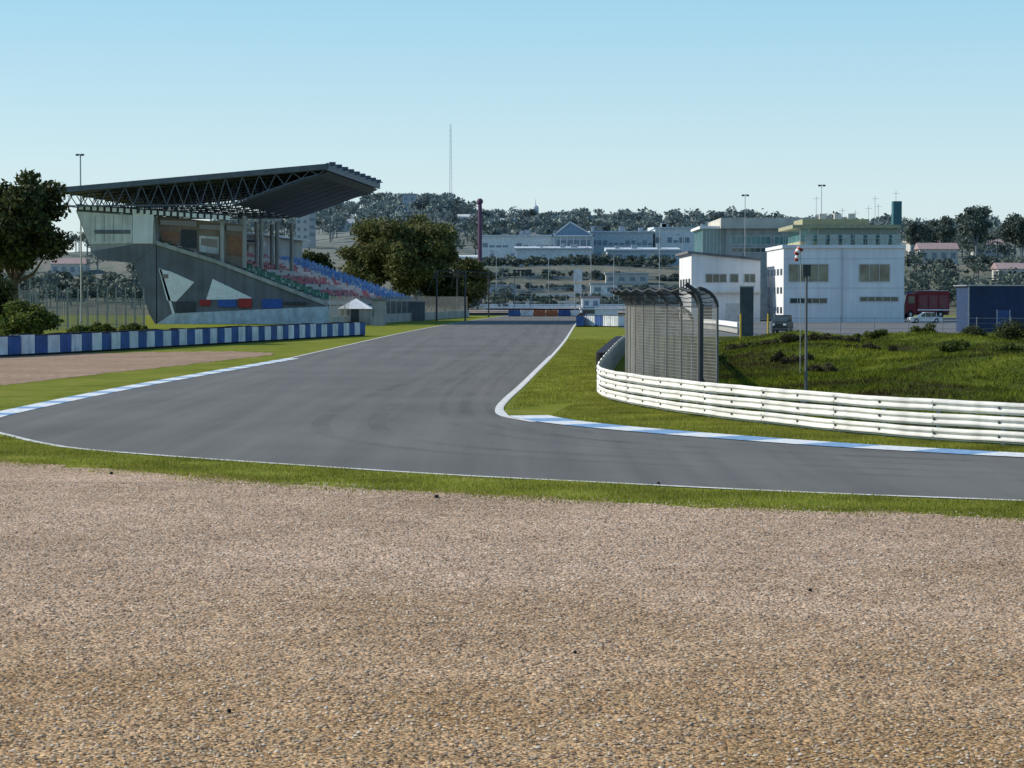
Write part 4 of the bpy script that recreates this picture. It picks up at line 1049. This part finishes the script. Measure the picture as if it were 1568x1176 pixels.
for u in (1134,1176):
    mb=MB(); q=P(u,520,190); mb.beam((q.x,190,0),(q.x,190,P(u,480,190).z),0.08,mat('yellow_paint',(0.55,0.38,0.04),0.6),8); mb.beam((q.x,190,P(u,480,190).z),(q.x,190,P(u,479,190).z),0.1,M_dsteel,8); mb.obj('bollard')

# ---------------------------------------------------------------- vehicles
def car(name,x,y,z,L,W,H,yaw,body,suv=False):
    e=empty(name); ps=parts(); hl=L/2
    hood=0.52*H if not suv else 0.58*H
    lower=[(-hl,0.24),(-hl+0.02,hood*0.9),(-hl+0.15,hood+0.02),(-hl*0.45,hood+0.08),(hl*0.7,hood+0.1),(hl-0.03,hood+0.02),(hl,0.3),(hl-0.12,0.2),(-hl+0.15,0.2)]
    ps['body'].prism([(a,-W/2,b) for a,b in lower],(0,W,0),body)
    gh=[(-hl*0.48,hood+0.09),(-hl*0.12,H-0.06),(hl*0.5 if not suv else hl*0.8,H-0.05),(hl*0.78 if not suv else hl*0.92,hood+0.11)]
    ps['windows'].prism([(a,-W/2+0.1,b) for a,b in gh],(0,W-0.2,0),M_glass)
    ps['roof'].prism([(-hl*0.14,-W/2+0.12,H-0.07),(-hl*0.08,-W/2+0.12,H),(gh[2][0]-0.05,-W/2+0.12,H),(gh[2][0]+0.05,-W/2+0.12,H-0.07)],(0,W-0.24,0),body)
    for px_ in (-hl*0.08,hl*0.28,hl*0.6):
        for s in (-1,1): ps['pillars'].beam((px_,s*(W/2-0.08),hood+0.08),(px_+0.03,s*(W/2-0.12),H-0.04),0.035,body,4)
    for wx in (-hl*0.62,hl*0.6):
        for s in (-1,1):
            ps['wheels'].beam((wx,s*(W/2-0.2),0.31),(wx,s*(W/2+0.01),0.31),0.32,M_rubber,18); ps['hubcaps'].beam((wx,s*(W/2+0.01),0.31),(wx,s*(W/2+0.025),0.31),0.18,M_steel,12)
    for s in (-1,1):
        ps['headlights'].box(-hl-0.015,-hl+0.05,s*W*0.36-0.15,s*W*0.36+0.15,hood*0.72,hood*0.9,M_white); ps['tail_lights'].box(hl-0.05,hl+0.015,s*W*0.4-0.1,s*W*0.4+0.1,hood*0.75,hood,M_red)
        ps['mirrors'].box(-hl*0.4,-hl*0.4+0.12,s*(W/2+0.06)-0.07,s*(W/2+0.06)+0.07,hood+0.1,hood+0.24,body)
    ps['bumpers'].box(-hl-0.05,-hl+0.08,-W/2+0.05,W/2-0.05,0.25,0.45,M_dsteel); ps['bumpers'].box(hl-0.08,hl+0.05,-W/2+0.05,W/2-0.05,0.25,0.45,M_dsteel)
    for k,mbb in ps.items():
        mbb.obj(k,e,bevel=0.05 if k in('body','windows') else 0)
    e.location=(x,y,z); e.rotation_euler=(0,0,yaw); return e
car('parked_car',P(1420,0,310).x,310,0,4.5,1.7,1.45,math.radians(4),mat('silver_paint',(0.62,0.66,0.68),0.3,0.2,spec=0.6))
car('off_road_vehicle',P(1200,0,225).x,225,0,2.8,1.6,1.75,math.radians(70),mat('dark_green_paint',(0.02,0.03,0.03),0.4),True)
# red truck
e=empty('fire_truck'); ps=parts(); Mr=mat('dark_red_paint',(0.22,0.015,0.025),0.4)
ps['cab'].prism([(-3.4,-1.2,0.6),(-3.4,-1.2,1.7),(-3.15,-1.2,2.9),(-1.7,-1.2,2.95),(-1.7,-1.2,0.6)],(0,2.4,0),Mr)
ps['body'].box(-1.6,3.4,-1.2,1.2,0.7,3.2,Mr); ps['roof_rack'].box(-1.3,3.2,-1.0,1.0,3.22,3.3,M_steel)
for i in range(3): ps['shutters'].box(-1.3+i*1.55,0.0+i*1.55,-1.24,-1.205,1.2,2.7,mat('shutter',(0.25,0.08,0.08),0.5))
ps['stripe'].box(-1.55,3.35,-1.235,-1.203,0.95,1.1,M_white)
ps['cab_windows'].prism([(-3.0,-1.23,1.8),(-2.9,-1.23,2.6),(-2.0,-1.23,2.6),(-2.0,-1.23,1.8)],(0,0.02,0),M_glass); ps['cab_windows'].prism([(-3.44,-1.05,1.85),(-3.44,1.05,1.85),(-3.24,1.05,2.7),(-3.24,-1.05,2.7)],(0.02,0,0),M_glass)
for wx in (-2.6,2.0):
    for s in (-1,1): ps['wheels'].beam((wx,s*0.9,0.5),(wx,s*1.22,0.5),0.5,M_rubber,18); ps['hubs'].beam((wx,s*1.22,0.5),(wx,s*1.25,0.5),0.22,M_steel,10)
ps['chassis'].box(-3.4,3.4,-0.8,0.8,0.45,0.69,M_dsteel); ps['light_bar'].box(-2.8,-2.4,-0.8,0.8,2.96,3.12,M_blue)
for k,mbb in ps.items(): mbb.obj(k,e,bevel=0.04 if k in('cab','body') else 0)
e.location=(P(1420,0,372).x,372,0); e.rotation_euler=(0,0,math.radians(6)); e.scale=(1.08,1.08,1.4)

# ---------------------------------------------------------------- light
el=math.radians(33); az=math.radians(-76)
Sd=Vector((math.sin(az)*math.cos(el),math.cos(az)*math.cos(el),math.sin(el)))
ld=bpy.data.lights.new('sun','SUN'); ld.energy=5.0; ld.angle=math.radians(0.5); ld.color=(1.0,0.92,0.79)
lo=bpy.data.objects.new('sun',ld); scene.collection.objects.link(lo); lo.rotation_euler=Sd.to_track_quat('Z','Y').to_euler(); lo.location=(-50,50,80)
w=bpy.data.worlds.new('World'); scene.world=w; w.use_nodes=True; nt=w.node_tree
sky=nt.nodes.new('ShaderNodeTexSky'); sky.sky_type='NISHITA'; sky.sun_disc=False
sky.sun_elevation=el; sky.sun_rotation=az%(2*math.pi); sky.altitude=0; sky.air_density=1.0; sky.dust_density=0.3; sky.ozone_density=2.0
STR=0.12
tc=nt.nodes.new('ShaderNodeTexCoord'); sx=nt.nodes.new('ShaderNodeSeparateXYZ'); nt.links.new(tc.outputs['Generated'],sx.inputs[0])
# clear winter air: cleaner blue-white horizon than the physical model gives
rs=ramp(nt,[(0.0,(0.74,0.86,0.89)),(0.05,(0.64,0.84,0.92)),(0.13,(0.36,0.70,0.90)),(0.4,(0.13,0.34,0.64)),(1.0,(0.06,0.18,0.42))])
nt.links.new(sx.outputs[2],rs.inputs[0])
sc=nt.nodes.new('ShaderNodeVectorMath'); sc.operation='SCALE'; sc.inputs['Scale'].default_value=1/STR; nt.links.new(rs.outputs[0],sc.inputs[0])
o=mixc(nt,sky.outputs[0],sc.outputs[0],0.76)
bg=nt.nodes['Background']; bg.inputs[1].default_value=STR
nt.links.new(o,bg.inputs[0])

# ---------------------------------------------------------------- camera
cd=bpy.data.cameras.new('camera'); cd.sensor_width=36; cd.lens=F/1568*36; cd.clip_start=0.5; cd.clip_end=20000
co=bpy.data.objects.new('camera',cd); scene.collection.objects.link(co); co.location=(0,0,CH); co.rotation_euler=(math.pi/2-PITCH,0,0)
scene.camera=co
